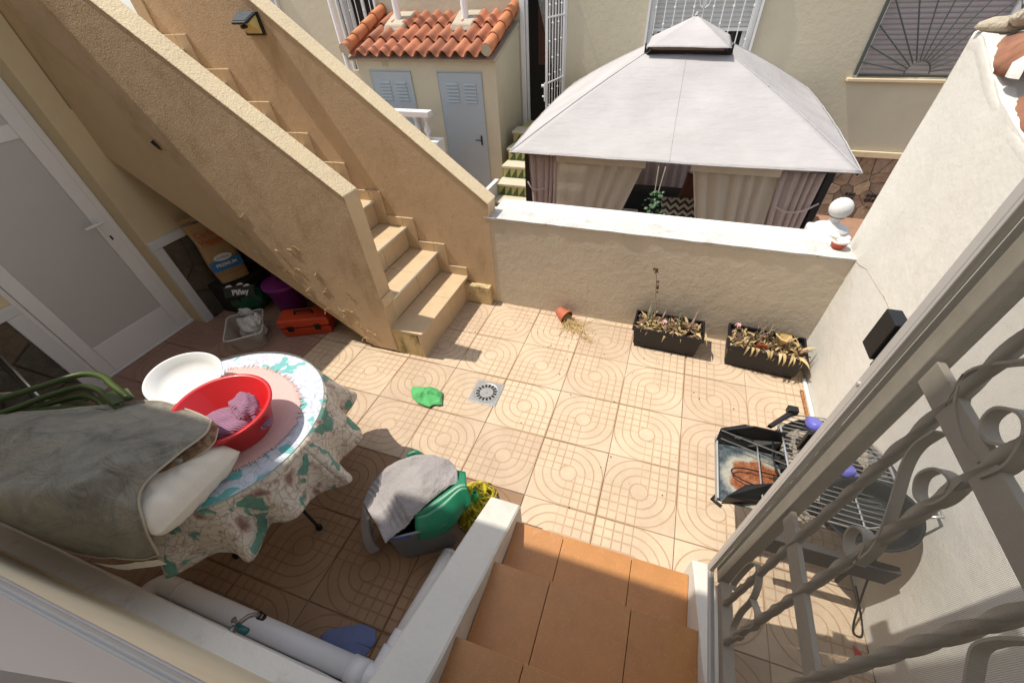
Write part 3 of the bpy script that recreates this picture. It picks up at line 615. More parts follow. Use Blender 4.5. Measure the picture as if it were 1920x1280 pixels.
# openings: far left window, left window, door, middle window, radial window
cutx = [(-7.6, -6.5, .9, 2.4), (-5.18, -4.45, .9, 2.4), (-1.87, -1.11, .06, 2.2), (.12, 1.56, 1.02, 2.4), (2.99, 4.43, .90, 2.4)]
x = -10
for (a, c_, z0, z1) in cutx:
    wallseg(x, a, -.075 if a > -1 else -1.0, 3.4); wallseg(a, c_, z1, 3.4); wallseg(a, c_, -.075 if a > 0 else -1.0, z0); x = c_
wallseg(x, 9, -.075, 3.4)
boxo('back_room', 'dark', nh, -9.9, 8.9, F+.9, F+1.0, -1, 3.4)
boxo('wall', 'cream', nh, -1.11, 9, F+.02, F+.3, -1.0, -.076)
boxo('stone_bed', 'mortar', nh, -1.1, 6, F+.0, F+.019, -1.0, -.076)
boxo('ledge', 'cream_in', nh, -1.1, 9, F-.05, F-.001, -.075, .006, .006)
random.seed(4)
for p in crazy(1.6, 5.4, -1.0, -.08, .20, .010):
    MB().prism('y', p, F-.012-random.uniform(0, .02), F-.0005).build('stone', 'stoneb', nh, bevel=.005)
for vx in (3.62, 3.92):
    for a in range(3):
        for c_ in range(2): boxo('vent_hole', 'dark', nh, vx+a*.05, vx+a*.05+.034, F-.045, F-.034, -.72+c_*.07, -.67+c_*.07)
# windows
def window(x0, x1, z0, z1, open_z, mat, framed=True):
    wd = boxo('window', mat, nh, x0+.06, x1-.06, F+.10, F+.115, open_z, z1)
    nsl = int((z1-open_z)/.052); b = MB()
    for i in range(nsl): zz = open_z+i*.052; b.prism('x', [(F+.099, zz+.004), (F+.088, zz+.012), (F+.086, zz+.03), (F+.099, zz+.048)], x0+.06, x1-.06)
    o = b.build('slats', mat, wd); o['kind'] = 'stuff'
    if open_z > z0+.05:
        boxo('bottom_bar', 'metalw', wd, x0+.06, x1-.06, F+.085, F+.12, open_z-.04, open_z-.001, .003)
        boxo('pane', 'dark', wd, x0+.06, x1-.06, F+.2, F+.21, z0, open_z)
        boxo('sash', 'metalw', wd, (x0+x1)/2-.03, (x0+x1)/2+.03, F+.15, F+.18, z0, open_z); boxo('sash', 'metalw', wd, x0+.061, x0+.13, F+.15, F+.18, z0, open_z); boxo('sash', 'metalw', wd, x1-.13, x1-.061, F+.15, F+.18, z0, open_z)
    boxo('window_frame', 'metalw', wd, x0, x0+.06, F+.02, F+.14, z0, z1, .004); boxo('window_frame', 'metalw', wd, x1-.06, x1, F+.02, F+.14, z0, z1, .004)
    return wd
for (x0, x1, z0, z1, oz) in ((.12, 1.56, 1.02, 2.4, 1.44), (-5.18, -4.45, .9, 2.4, 2.0), (-7.6, -6.5, .9, 2.4, .95)):
    wd = window(x0, x1, z0, z1, oz, 'slat'); nb = round((x1-x0-.1)/.118)
    b = MB(); b.box(x0-.03, x0, F-.06, F+.015, z0, z1); b.box(x1, x1+.03, F-.06, F+.015, z0, z1); b.box(x0-.03, x1+.03, F-.062, F-.05, z0-.02, z0); b.build('grille_frame', 'metalw', wd)
    for i in range(nb):
        xx = x0+.08+(x1-x0-.16)*i/(nb-1); b = MB().tube([(xx, F-.05, z0), (xx, F-.05, z1)], .007, 6)
        for kz in range(4): zz = z0+.30+kz*.35+(.17 if i % 2 else 0); b.lathe([(.002, -.02), (.014, -.008), (.014, .008), (.002, .02)], 6, c=(xx, F-.05, zz))
        b.build('grille_bar', 'metalw', wd)
    if x0 > 0:
        b = MB()
        for s_ in (-1, 1): b.tube([((x0+x1)/2+s_*.018*q, F-.055, 1.66+zz) for q, zz in ((1, 0), (3, .03), (4, .08), (3.2, .13), (1.5, .16), (3.5, .19))], .006, 6)
        for s_ in (-1, 0, 1): b.tube([((x0+x1)/2+s_*.022, F-.055, 1.67), ((x0+x1)/2+s_*.01, F-.055, 1.83)], .004, 6)
        b.build('lyre_ornament', 'metalw', wd)
wd = window(2.99, 4.43, .90, 2.4, .93, 'slatp')
boxo('window_sill', 'cream_in', wd, 2.93, 4.5, F-.06, F+.06, .862, .899, .006)
b = MB(); b.box(2.99, 3.03, F-.02, F+.01, .93, 2.4); b.build('grille_frame', 'grilleg', wd)
cx, cz = 3.71, .955; b = MB(); b.tube([(cx+.14*math.cos(a), F-.01, cz+.14*math.sin(a)) for a in [math.pi*i/16 for i in range(17)]], .009, 6); b.tube([(cx+.15, F-.01, cz), (cx-.15, F-.01, cz)], .005, 6); b.build('grille_hub', 'grilleg', wd)
for i in range(13):
    a = math.pi*(i+.75)/13.5; l = min(1.45, .67/max(1e-3, abs(math.cos(a))))
    MB().tube([(cx+.14*math.cos(a), F-.01, cz+.14*math.sin(a)), (cx+l*math.cos(a), F-.01, cz+l*math.sin(a))], .0085, 6).build('grille_bar', 'grilleg', wd)
# facade door with open grille leaf and checked curtain
dd = boxo('front_door', 'doorw', nh, -1.87, -1.80, F-.01, F+.12, .06, 2.2, .004); boxo('door_jamb', 'metalw', dd, -1.16, -1.11, F-.01, F+.12, .06, 2.2, .004); boxo('threshold', 'metalw', dd, -1.79, -1.17, F, F+.12, .06, .10, .003)
boxo('inner_leaf', 'metalw', dd, -1.79, -1.75, F+.03, F+.06, .10, 2.2, .003)
boxo('red_wall', 'brownc', dd, -1.8, -1.2, F+.75, F+.78, .9, 2.2)
rows = [[(-1.72+.55*i/30+(.12+.30*(1-j/10)**1.4)*(1-i/30)*-.0+(1-j/10)**1.0*.42*(1-i/30), F+.10+.012*math.sin(i*1.3), .75+1.45*j/10) for i in range(31)] for j in range(11)]
MB().grid(rows).build('curtain', 'patterncurt', dd, smooth=True)
lf = MB(); X = -1.40
def yb(t_): return F-.02-.62*t_
for t_ in (0, 1): p = Vector((-1.15-.10*t_, yb(t_), .15)); lf.tube([p, p+Vector((0, 0, 2.0))], .022, 4)
for zz in (.17, .85, 1.62, 2.13): lf.tube([(-1.15, yb(0), zz), (-1.25, yb(1), zz)], .012, 4)
lf = lf.build('security_leaf', 'metalw', dd)
for i in range(1, 6):
    t_ = i/6; b = MB().tube([(-1.15-.10*t_, yb(t_), .17), (-1.15-.10*t_, yb(t_), 2.13)], .007, 6)
    for kz in range(5): b.lathe([(.002, -.025), (.016, 0), (.002, .025)], 6, c=(-1.15-.10*t_, yb(t_), .35+kz*.4+(.2 if i % 2 else 0)))
    b.build('bar', 'metalw', lf)
b = MB().box(-1.285, -1.26, yb(1)-.03, yb(1)+.0, .62, .86); b.tube([(-1.28, yb(1), .82), (-1.33, yb(1), .82)], .02, 8); b.tube([(-1.28, yb(1), .68), (-1.32, yb(1), .68)], .014, 8); b.build('lock', 'metalw', lf)
# ---------------------------------------------------------------- utility shed with barrel tile roof
sh = thing('utility_shed', 'cream utility shed with two grey louvred doors and clay tile roof', 'shed', (-3.1, 5.4, -1))
SF = 4.9
boxo('wall', 'cream', sh, -4.30, -1.90, SF, 5.99, -1.0, 1.19)
MB().prism('x', [(SF, 1.19), (5.99, 1.19), (5.99, 1.52)], -4.30, -1.90).build('gable', 'cream', sh)
for (x0, x1, hx) in ((-4.085, -3.35, -4.02), (-2.87, -2.14, -2.23)):
    dd = boxo('shed_door', 'greydoor', sh, x0, x1, SF-.012, SF-.001, -.72, 1.035, .003)
    for c_ in (0, 1):
        for r_ in range(6):
            xx = x0+.13+c_*.30; zz = .66+r_*.045
            MB().prism('x', [(SF-.013, zz), (SF-.030, zz-.004), (SF-.013, zz+.024)], xx, xx+.20).build('louvre', 'greydoor', dd)
    for r_ in range(3): MB().prism('x', [(SF-.013, -.62+r_*.05), (SF-.030, -.624+r_*.05), (SF-.013, -.596+r_*.05)], x0+.2, x0+.5).build('louvre', 'greydoor', dd)
    for xx in (x0-.008, x1): boxo('door_edge', 'greydoor', dd, xx, xx+.008, SF-.016, SF-.001, -.72, 1.04)
    boxo('door_edge', 'greydoor', dd, x0-.008, x1+.008, SF-.016, SF-.001, 1.041, 1.052)
    b = MB().box(hx-.012, hx+.012, SF-.022, SF-.0125, .06, .20); b.tube([(hx, SF-.02, .14), (hx, SF-.06, .14), (hx-.09, SF-.06, .14)], .009, 8); b.build('handle', 'black', dd)
boxo('vent_plate', 'mortar', sh, -3.83, -3.73, SF-.008, SF-.001, 1.10, 1.18)
slope = math.atan2(.40, 1.30); cs, sn = math.cos(slope), math.sin(slope)
def roofpt(x, d, h): return (x, SF-.12+d*cs-h*sn, 1.235+d*sn+h*cs)
def tile_mesh(tw, L, arch):
    b = MB(); rows = []
    for k in range(13):
        a = k/12
        if a < .62: hh = arch*math.sin(math.pi*a/.62); 
        else: hh = -.30*arch*math.sin(math.pi*(a-.62)/.38)
        rows.append([(tw*a, 0, hh+.010), (tw*a*.97, L, hh*.9-.006)])
    return b.grid(rows)
ntl = 12; tw = 2.50/ntl; src = None
for rI in range(3):
    for c_ in range(ntl):
        x0 = -4.40+c_*tw; d = rI*.42; p = roofpt(x0, d, .01+rI*.012)
        if src is None:
            src = tile_mesh(tw*1.02, .47, .062).build('roof_tile', 'terra', sh, smooth=True, solid=.011, origin=(0, 0, 0)); place(src, p, sh); src.rotation_euler = (slope, 0, 0); o = src
        else: o = inst('roof_tile', src, p, sh, (slope, random.uniform(-.02, .02), random.uniform(-.015, .015)))
MB().prism('x', [(SF-.10, 1.20), (5.99, 1.55), (5.99, 1.50), (SF-.02, 1.17)], -4.38, -1.88).build('roof_bed', 'mortar', sh)
rsrc = None
for x0, zl in ((-4.33, 0), (-1.955, 0)):
    for k in range(4):
        p = roofpt(x0, -.02+k*.33, .10+.004*k)
        if rsrc is None:
            b = MB(); rows = [[(.085*math.cos(math.pi*i/12+.0), 0, .085*math.sin(math.pi*i/12)), (.072*math.cos(math.pi*i/12), .38, .075*math.sin(math.pi*i/12)-.004)] for i in range(-2, 15)]
            rsrc = b.grid(rows).build('verge_tile', 'terra2', sh, smooth=True, solid=.010, origin=(0, 0, 0)); place(rsrc, p, sh); rsrc.rotation_euler = (slope, 0, 0)
        else: inst('verge_tile', rsrc, p, sh, (slope, 0, 0))
    b = MB().lathe([(.001, 0), (.076, 0), (.076, .02), (.001, .02)], 24, mat=Matrix.Translation(roofpt(x0, 0.0, .10)) @ Matrix.Rotation(slope+math.pi/2, 4, 'X')); b.build('verge_plug', 'mortar', sh)
for x0 in (-3.86, -2.66):
    pm = roofpt(x0, .88, .0); pp = MB().tube([(x0, pm[1]+.06, pm[2]), (x0, pm[1]+.06, 3.2)], .055, 20).build('flue_pipe', 'pvc'); tag(pp, 'white flue pipe standing on the %s half of the shed roof' % ('left' if x0 < -3 else 'right'), 'pipe', 'white flue pipes on the shed roof')
    b = MB().hexa([(x0-.20, pm[1]-.17, pm[2]-.02), (x0+.20, pm[1]-.17, pm[2]-.02), (x0+.20, pm[1]+.30, pm[2]+.12), (x0-.20, pm[1]+.30, pm[2]+.12)], [(x0-.15, pm[1]-.14, pm[2]+.07), (x0+.17, pm[1]-.13, pm[2]+.07), (x0+.2, pm[1]+.30, pm[2]+.21), (x0-.2, pm[1]+.30, pm[2]+.21)])
    b.build('mortar_patch', 'mortar', sh, bevel=.02)
b = MB().tube([(-4.42, 4.82, -1), (-4.42, 4.82, 3.2)], .035, 8); o = b.build('corner_post', 'pvc'); tag(o, 'white pipe running down the left corner of the shed', 'pipe')
# ---------------------------------------------------------------- neighbour steps and balustrade
ns = thing('garden_steps', 'white garden steps with green and yellow triangle tiled risers', 'steps', (-1.3, 4.6, -1))
for k in range(6):
    zz = -.67+k*.18; yn = 3.72+k*.28
    boxo('tread', 'cream', ns, -1.78, -.4, yn, min(yn+.31, 5.98), zz-.035, zz, .006); boxo('step_body', 'yellowt', ns, -1.76, -.42, yn+.02, 5.98, zz-.18, zz-.036)
    for i in range(12):
        xx = -1.74+i*.11; MB().prism('y', [(xx, zz-.176), (xx+.1, zz-.176), (xx+.1, zz-.04)], yn+.012, yn+.0195).build('riser_tile', 'greent', ns)
boxo('landing', 'whitep', ns, -1.78, -.4, 5.43, 5.98, .06-.03, .06+.0, .004)
boxo('stub_wall', 'whitep', ns, -1.84, -1.77, 2.9, 4.4, -1.0, -.28, .006)
bl = thing('stone_balustrade', 'white balustrade with turned balusters in front of the shed doors', 'balustrade', (-3.2, 4.2, -1))
bl_mat = Matrix.Translation((0, 0, 0))
boxo('hand_rail', 'whitep', bl, -4.6, -2.70, 4.12, 4.26, .60, .68, .012); boxo('base_wall', 'whitep', bl, -4.6, -2.60, 4.08, 4.30, -1.0, .30, .01)
bs = None
for i in range(9):
    p = (-2.80-i*.17, 4.19, .30)
    if bs is None: bs = MB().lathe([(.045, 0), (.045, .03), (.025, .045), (.03, .07), (.052, .11), (.045, .15), (.024, .20), (.022, .23), (.034, .25), (.024, .262), (.04, .275), (.045, .30)], 16, c=p).build('baluster', 'whitep', bl, smooth=True)
    else: inst('baluster', bs, p, bl)
# ---------------------------------------------------------------- gazebo
gz = thing('gazebo', 'pale grey fabric gazebo with vented roof and tied taupe curtains', 'gazebo', (.78, 3.95, -1))
E_ = [Vector((-.715, 2.18, .82)), Vector((2.312, 2.262, .82)), Vector((2.43, 5.80, .82)), Vector((-.88, 5.69, .82))]
V_ = [Vector((.34, 3.52, 1.44)), Vector((1.17, 3.47, 1.44)), Vector((1.20, 4.42, 1.44)), Vector((.33, 4.38, 1.44))]
def roofside(a, c_, p, q, nu=40, nv=32, sag=.045, bow=-.05, name='canopy_panel', lift=.02):
    rows = []
    for j in range(nv+1):
        v = j/nv; row = []
        for i in range(nu+1):
            u = i/nu; lo_ = a.lerp(c_, u); hi_ = p.lerp(q, u); x_ = lo_.lerp(hi_, v)
            s_ = math.sin(math.pi*u); inn = ((a+c_)/2-(p+q)/2).normalized()
            x_ = x_+Vector((0, 0, 1))*(lift*math.sin(math.pi*v)*(1-.9*s_)-sag*s_*math.sin(math.pi*min(1, v*1.15)))-Vector((inn.x, inn.y, 0))*bow*s_*(1-v)
            x_.z += .010*noise.fractal(Vector((x_.x*1.3, x_.y*3.0, 1)), 1, 2, 4)*s_+.006*s_*max(0, noise.noise(Vector((x_.x*2, 1, 1))))*math.sin(v*38)*(v < .4)
            row.append(x_)
        rows.append(row)
    return rows
for k in range(4):
    rows = roofside(E_[k], E_[(k+1) % 4], V_[k], V_[(k+1) % 4])
    MB().grid(rows).build('canopy_panel', 'canopy', gz, smooth=True, solid=.003)
    MB().tube([rows[j][0] for j in range(len(rows))], .006, 6).build('seam', 'canopy', gz, smooth=True)
    if k == 0: MB().tube([rows[j][20]+Vector((0, 0, .002)) for j in range(len(rows))], .003, 6).build('seam', 'canopy', gz, smooth=True)
    MB().tube(rows[0], .006, 6).build('canopy_hem', 'canopy', gz, smooth=True)
# crown
C_ = [Vector((.352, 3.43, 1.50)), Vector((1.158, 3.365, 1.50)), Vector((1.18, 4.45, 1.50)), Vector((.322, 4.385, 1.50))]; AP = Vector((.775, 3.93, 1.705))
for k in range(4):
    rows = roofside(C_[k], C_[(k+1) % 4], AP, AP, 20, 14, .008, .0, lift=.0)
    MB().grid(rows).build('crown_panel', 'canopy', gz, smooth=True, solid=.003)
MB().lathe([(.001, .03), (.012, .02), (.02, 0)], 10, c=tuple(AP)).build('finial', 'canopy', gz)
b = MB()
for a_, c_ in ((V_[0], V_[1]), (V_[1], V_[2]), (V_[2], V_[3]), (V_[3], V_[0])): b.tube([a_, c_], .012, 6)
for a_, c_ in zip(E_, V_): b.tube([a_+Vector((.0, .06, -.03)), c_+Vector((0, 0, -.03))], .012, 6)
for a_ in V_: b.tube([a_+Vector((0, 0, -.02)), a_+Vector((0, 0, .08))], .01, 6)
b.build('roof_frame', 'black', gz)
for k in range(4): MB().grid([[V_[k].lerp(V_[(k+1) % 4], i/10)-Vector((0, 0, .02)) for i in range(11)], [C_[k].lerp(C_[(k+1) % 4], i/10)*.93+C_[(k+2) % 4]*.07-Vector((0, 0, .03)) for i in range(11)]]).build('vent_mesh', 'dark', gz)
PX = [(-.58, 2.36), (2.14, 2.40), (2.22, 5.5), (-.66, 5.5)]
for (x, y) in PX: boxo('post', 'black', gz, x-.03, x+.03, y-.03, y+.03, -1.0, .80, .004)
for (a_, c_) in ((0, 1), (1, 2), (2, 3), (3, 0)): MB().tube([(PX[a_][0], PX[a_][1]+(.1 if a_ == 0 else 0), .80), (PX[c_][0], PX[c_][1]+(.1 if a_ == 0 else 0), .80)], .014, 6).build('cross_bar', 'black', gz)
def drapec(pts_top, pts_bot, z0, z1, amp, nf, mat, name, gather=None, n=90):
    rows = []
    for j in range(17):
        v = j/16; row = []
        for i in range(n+1):
            u = i/n; p = Vector((*pts_top[0], 0)).lerp(Vector((*pts_top[1], 0)), u); q = Vector((*pts_bot[0], 0)).lerp(Vector((*pts_bot[1], 0)), u)
            x_ = p.lerp(q, v)
            if gather: 
                gk = math.exp(-((v-gather[2])/.28)**2)*gather[3]; x_ = x_.lerp(Vector((gather[0], gather[1], 0)), gk)
            am = amp*(.35+.65*v)*(1 if not gather else 1)
            row.append((x_.x+.4*am*math.cos(u*nf*6.28*1.3), x_.y+am*math.sin(u*nf*6.28+1.3*math.sin(u*9)), z1+(z0-z1)*v))
        rows.append(row)
    return MB().grid(rows).build(name, mat, gz, smooth=True, solid=.002)
drapec([(-.57, 2.32), (-.22, 2.32)], [(-.56, 2.34), (-.20, 2.36)], -1.0, .77, .03, 5, 'curtain', 'curtain', (-.45, 2.34, .40, .28))
drapec([(-.57, 2.36), (-.57, 2.72)], [(-.56, 2.4), (-.54, 2.8)], -1.0, .77, .03, 5, 'curtain', 'curtain')
drapec([(1.72, 2.34), (2.10, 2.36)], [(1.80, 2.36), (2.12, 2.38)], -1.0, .77, .035, 5, 'curtain', 'curtain', (2.02, 2.36, .45, .25))
drapec([(2.14, 2.42), (2.16, 3.0)], [(2.14, 2.42), (2.16, 2.9)], -1.0, .77, .035, 5, 'curtain', 'curtain')
drapec([(-.30, 2.30), (.60, 2.31)], [(-.30, 2.32), (-.02, 2.33)], -1.0, .80, .034, 5.5, 'sheer', 'net_curtain')
drapec([(1.00, 2.33), (1.74, 2.35)], [(1.50, 2.35), (1.84, 2.37)], -1.0, .80, .034, 5.5, 'sheer', 'net_curtain')
boxo('curtain_hem', 'hem', gz, -.26, .60, 2.262, 2.266, .735, .80); boxo('curtain_hem', 'hem', gz, 1.00, 1.74, 2.282, 2.286, .735, .80)
MB().tube(smoothline([(1.78, 2.28, .49), (1.9, 2.26, .455), (2.02, 2.28, .47), (2.14, 2.35, .52)], 12), .008, 6).build('tie_back', 'curtain', gz)
MB().tube(smoothline([(-.58, 2.32, .50), (-.5, 2.28, .44), (-.38, 2.28, .46)], 12), .008, 6).build('tie_back', 'curtain', gz)
drapec([(-.66, 5.5), (2.2, 5.5)], [(-.66, 5.5), (2.2, 5.5)], -1.0, .77, .03, 20, 'curtain', 'curtain')
# contents of the gazebo
sf = thing('rattan_sofa', 'dark rattan sofa in the shade of the gazebo', 'sofa', (.9, 3.6, -1.0))
boxo('seat', 'sofa', sf, .1, 1.9, 3.3, 4.0, -1.0, -.62, .02); boxo('backrest', 'sofa', sf, .1, 1.9, 4.0, 4.2, -1.0, -.1, .03); boxo('armrest', 'sofa', sf, 1.9, 2.05, 3.3, 4.2, -1.0, -.3, .02); boxo('armrest', 'sofa', sf, -.05, .1, 3.3, 4.2, -1.0, -.3, .02)
def cushion(name, mat, c, sz, rot, label, cat='cushion', group=None, corner=.35, parent=None, sub=14):
    mm = Matrix.Translation(c) @ Matrix.Rotation(rot[2], 4, 'Z') @ Matrix.Rotation(rot[0], 4, 'X') @ Matrix.Rotation(rot[1], 4, 'Y'); b = MB()
    for s_ in (1, -1):
        rows = []
        for j in range(sub+1):
            v = -1+2*j/sub; row = []
            for i in range(sub+1):
                u = -1+2*i/sub; h = ((1-u*u)*(1-v*v))**corner; pull = 1-.07*(1-(u*v)**2)*(abs(u)**6+abs(v)**6)
                row.append(mm @ Vector((u*sz[0]/2*pull, v*sz[1]/2*pull, s_*sz[2]/2*h+.0*u+noise.noise(Vector((u*2+c[0], v*2, s_)))*sz[2]*.10*h)))
            rows.append(row)
        b.grid(rows if s_ > 0 else [r_[::-1] for r_ in rows])
    o = b.build(name, mat, parent, smooth=True)
    if not parent: tag(o, label, cat, group)
    return o
cushion('cushion', 'zig', (1.02, 2.75, .17), (.44, .30, .14), (R(50), 0, R(8)), 'black and white zigzag cushion between the gazebo curtains', group=None)
cushion('cushion', 'brownc', (1.18, 2.95, .34), (.42, .3, .14), (R(50), 0, R(-20)), 'brown cushion behind the zigzag cushion')
cushion('cushion', 'zig', (-.0, 2.6, .12), (.36, .28, .12), (R(60), 0, R(10)), 'zigzag cushion seen through the left net curtain')
sb = thing('outdoor_bench', 'dark bench carrying cushions just behind the garden wall', 'bench', (.6, 2.75, -1.0)); boxo('seat', 'sofa', sb, -.3, 1.6, 2.5, 3.05, -.15, .02, .02); boxo('base', 'sofa', sb, -.25, 1.55, 2.55, 3.0, -1.0, -.15)
o = boxo('white_box', 'plw', None, .42, .58, 2.42, 2.62, .02, .20, .01); tag(o, 'small white box on the bench left of the ivy', 'box')
o = boxo('side_screen', 'plw', None, .42, 1.05, 4.6, 4.64, .10, .42, .01); tag(o, 'pale panel hanging at the back of the gazebo', 'panel')
hp = thing('hanging_ivy', 'small artificial ivy hanging from the gazebo edge on strings', 'plant', (.75, 2.12, .4))
b = MB(); b.tube([(.72, 2.14, .80), (.73, 2.12, .55)], .004, 5); b.tube([(.78, 2.14, .80), (.76, 2.12, .58)], .004, 5); b.build('string', 'hem', hp)
b = MB(); random.seed(11)
for k in range(90):
    z = random.uniform(.36, .60); s_ = .045+.03*math.sin((z-.36)/.24*3.1); p = Vector((.752+random.gauss(0, s_*.6), 2.12+random.gauss(0, .03), z)); a = random.uniform(0, 6.28); l = random.uniform(.018, .034)
    d_ = Vector((math.cos(a), math.sin(a), random.uniform(-.8, .3)))*l; sd = Vector((-math.sin(a), math.cos(a), .3))*l*.6
    b.add([p, p+d_*.5+sd, p+d_*1.2, p+d_*.5-sd], [(0, 1, 2, 3)])
o = b.build('foliage', 'ivy', hp); o['kind'] = 'stuff'
# ball finial on the pillar
fi = thing('ball_finial', 'white round ball finial on the end pillar of the garden wall', 'finial', (1.93, 1.36, .6))
boxo('pillar', 'whitep', fi, 1.85, 2.10, 1.30, 1.52, -1.0, .70, .02)
MB().lathe([(.11, 0), (.11, .02), (.06, .035), (.035, .06), (.032, .085), (.05, .10)], 24, c=(1.975, 1.40, .70)).build('stem', 'whitep', fi, smooth=True)
MB().lathe([(.001, -.068)]+[(.070*math.sin(a), -.068*math.cos(a)) for a in [math.pi*i/16 for i in range(1, 16)]]+[(.001, .068)], 28, c=(1.975, 1.40, .855)).build('ball', 'whitep', fi, smooth=True)
o = cushion('white_bag', 'polybag', (2.0, 2.75, -.1), (.3, .4, .9), (0, 0, .3), 'white sack standing beside the right gazebo post', 'sack')
# ================================================================= PATIO OBJECTS
# wall lamp on the far parapet
la = thing('solar_wall_lamp', 'black solar wall lamp fixed high on the ochre stair parapet', 'wall lamp', (-1.905, .83, 1.83))
MB().box(-1.99, -1.835, .835, .849, 1.825, 1.94).build('back_plate', 'black', la, bevel=.003)
b = MB(); b.hexa([(-1.985, .835, 1.93), (-1.84, .835, 1.93), (-1.86, .735, 1.885), (-1.965, .735, 1.885)], [(-1.985, .835, 1.942), (-1.84, .835, 1.942), (-1.86, .735, 1.897), (-1.965, .735, 1.897)]); b.build('hood', 'black', la, bevel=.002)
b = MB(); b.hexa([(-1.978, .828, 1.940), (-1.847, .828, 1.940), (-1.865, .745, 1.9025), (-1.96, .745, 1.9025)], [(-1.978, .828, 1.943), (-1.847, .828, 1.943), (-1.865, .745, 1.9055), (-1.96, .745, 1.9055)]); b.build('solar_panel', 'lampg', la)
MB().hexa([(-1.975, .834, 1.835), (-1.85, .834, 1.835), (-1.862, .78, 1.885), (-1.963, .78, 1.885)], [(-1.975, .834, 1.925), (-1.85, .834, 1.925), (-1.862, .76, 1.888), (-1.963, .76, 1.888)]).build('lens', 'lampy', la)
MB().tube([(-1.912, .79, 1.875), (-1.912, .75, 1.872)], .010, 8).build('sensor', 'black', la)
# bowl with brush on the low wall
bw = thing('dip_bowl', 'small reddish glass bowl with dried white cream on the low wall', 'bowl', (1.905, .975, .77))
MB().lathe([(.001, .001), (.030, 0), (.040, .015), (.046, .038)], 28, c=(1.905, .975, .775)).build('bowl', 'tomato', bw, smooth=True, solid=.003)
MB().lathe([(.046, .038), (.049, .052), (.0435, .053), (.041, .040), (.03, .030), (.001, .028)], 28, c=(1.905, .975, .775)).build('rim', 'whitep', bw, smooth=True)
br = thing('paint_brush', 'white caked brush resting across the red bowl', 'brush', (1.85, 1.0, .83))
MB().tube([(1.915, .965, .82), (1.875, .99, .838)], .004, 8).build('handle', 'plw', br)
MB().hexa([(1.835, .985, .833), (1.875, .965, .831), (1.88, 1.0, .838), (1.85, 1.035, .842)], [(1.832, .985, .846), (1.872, .967, .845), (1.88, 1.0, .852), (1.85, 1.035, .856)]).build('bristles', 'pillow', br, bevel=.004)
# ---------------------------------------------------------------- planters with dried aloes
def planter(c, w, d, h, rot, label, tw, seed, flower):
    random.seed(seed); p = thing('planter_box', label, 'planter', (c[0], c[1], 0), 'black plastic planters under the low wall')
    mm = Matrix.Translation((c[0], c[1], 0)) @ Matrix.Rotation(rot, 4, 'Z'); b = MB()
    def ring(x, y, z): return [mm @ Vector(q) for q in ((-x, -y, z), (x, -y, z), (x, y, z), (-x, y, z))]
    w2, d2 = w/2, d/2; R_ = [ring(w2*.86, d2*.80, 0), ring(w2*.95, d2*.93, h*.86), ring(w2*.955, d2*.935, h*.87), ring(w2, d2, h*.88), ring(w2, d2, h), ring(w2-.014, d2-.014, h), ring(w2*.90, d2*.84, .03)]
    vs = [v for r_ in R_ for v in r_]; fs = [(i*4+k, i*4+(k+1) % 4, (i+1)*4+(k+1) % 4, (i+1)*4+k) for i in range(6) for k in range(4)]+[(3, 2, 1, 0)]
    b.add(vs, fs); b.build('box', 'blackpl', p, bevel=.004)
    rows = [[mm @ Vector((w2*.93*(-1+2*i/16), d2*.88*(-1+2*j/8), h*.80+.012*noise.noise(Vector((i*.7, j*.7, seed))))) for i in range(17)] for j in range(9)]
    MB().grid(rows).build('soil', 'soil', p, smooth=True)
    pl = thing_under = p
    for (u, v, n, kind) in tw:
        base = mm @ Vector((u*w2, v*d2, h*.88))
        for k in range(int(n*1.6)):
            a = random.uniform(0, 6.28); dry = random.random() < (.85 if kind == 's' else .5)
            b = MB()
            if dry: leafmesh(b, base+Vector((random.gauss(0, .03), random.gauss(0, .02), 0)), a, random.uniform(.07, .15), random.uniform(.012, .028), random.uniform(.6, 1.4), random.uniform(1.6, 3.6), random.uniform(-.9, .9))
            else: leafmesh(b, base+Vector((random.gauss(0, .012), random.gauss(0, .012), 0)), a, random.uniform(.11, .19), random.uniform(.012, .019), random.uniform(.8, 1.5), random.uniform(-.1, .7), random.uniform(-.2, .2))
            b.build('leaf', random.choice(['straw', 'straw', 'straw2']) if dry else random.choice(['aloe', 'straw2', 'aloe']), p, smooth=True)
    for k in range(110):
        b = MB(); q = mm @ Vector((random.uniform(-.9, .9)*w2, random.uniform(-.85, .85)*d2, h*.90)); leafmesh(b, q, random.uniform(0, 6.28), random.uniform(.04, .10), random.uniform(.008, .018), random.uniform(.1, 1.3), random.uniform(.5, 4), random.uniform(-1.5, 1.5)); b.build('dry_leaf', random.choice(['straw', 'straw', 'straw2']), p, smooth=True)
    for (u, v) in flower:
        q = mm @ Vector((u*w2, v*d2, h+.02)); b = MB()
        for k in range(7): leafmesh(b, q, k*.9, .035, .02, .6, 2.5, .4)
        b.build('faded_flower', 'pinkfl', p, smooth=True)
    return p, mm
p1, m1 = planter((1.035, .695), .50, .235, .185, R(-1.5), 'black planter of dried aloes with one tall withered flower stalk', [(-.6, .1, 13, 'g'), (-.1, -.1, 8, 's'), (.35, .1, 15, 'g'), (.65, -.2, 9, 's'), (.2, -.4, 9, 's'), (-.5, -.4, 8, 's')], 3, [(-.15, .0)])
b = MB(); sp_ = smoothline([(.93, .72, .16), (.92, .74, .28), (.895, .77, .38), (.885, .775, .46), (.862, .78, .555)], 20); b.tube(sp_, [.0035]*10+[.0025]*11, 6); b.build('flower_stalk', 'straw2', p1, smooth=True)
b = MB()
for t_ in (.55, .68, .74, .84): p = sp_[int(t_*20)]; b.lathe([(.001, -.009), (.009, -.004), (.010, .004), (.001, .010)], 8, c=(p.x+.009, p.y-.004, p.z))
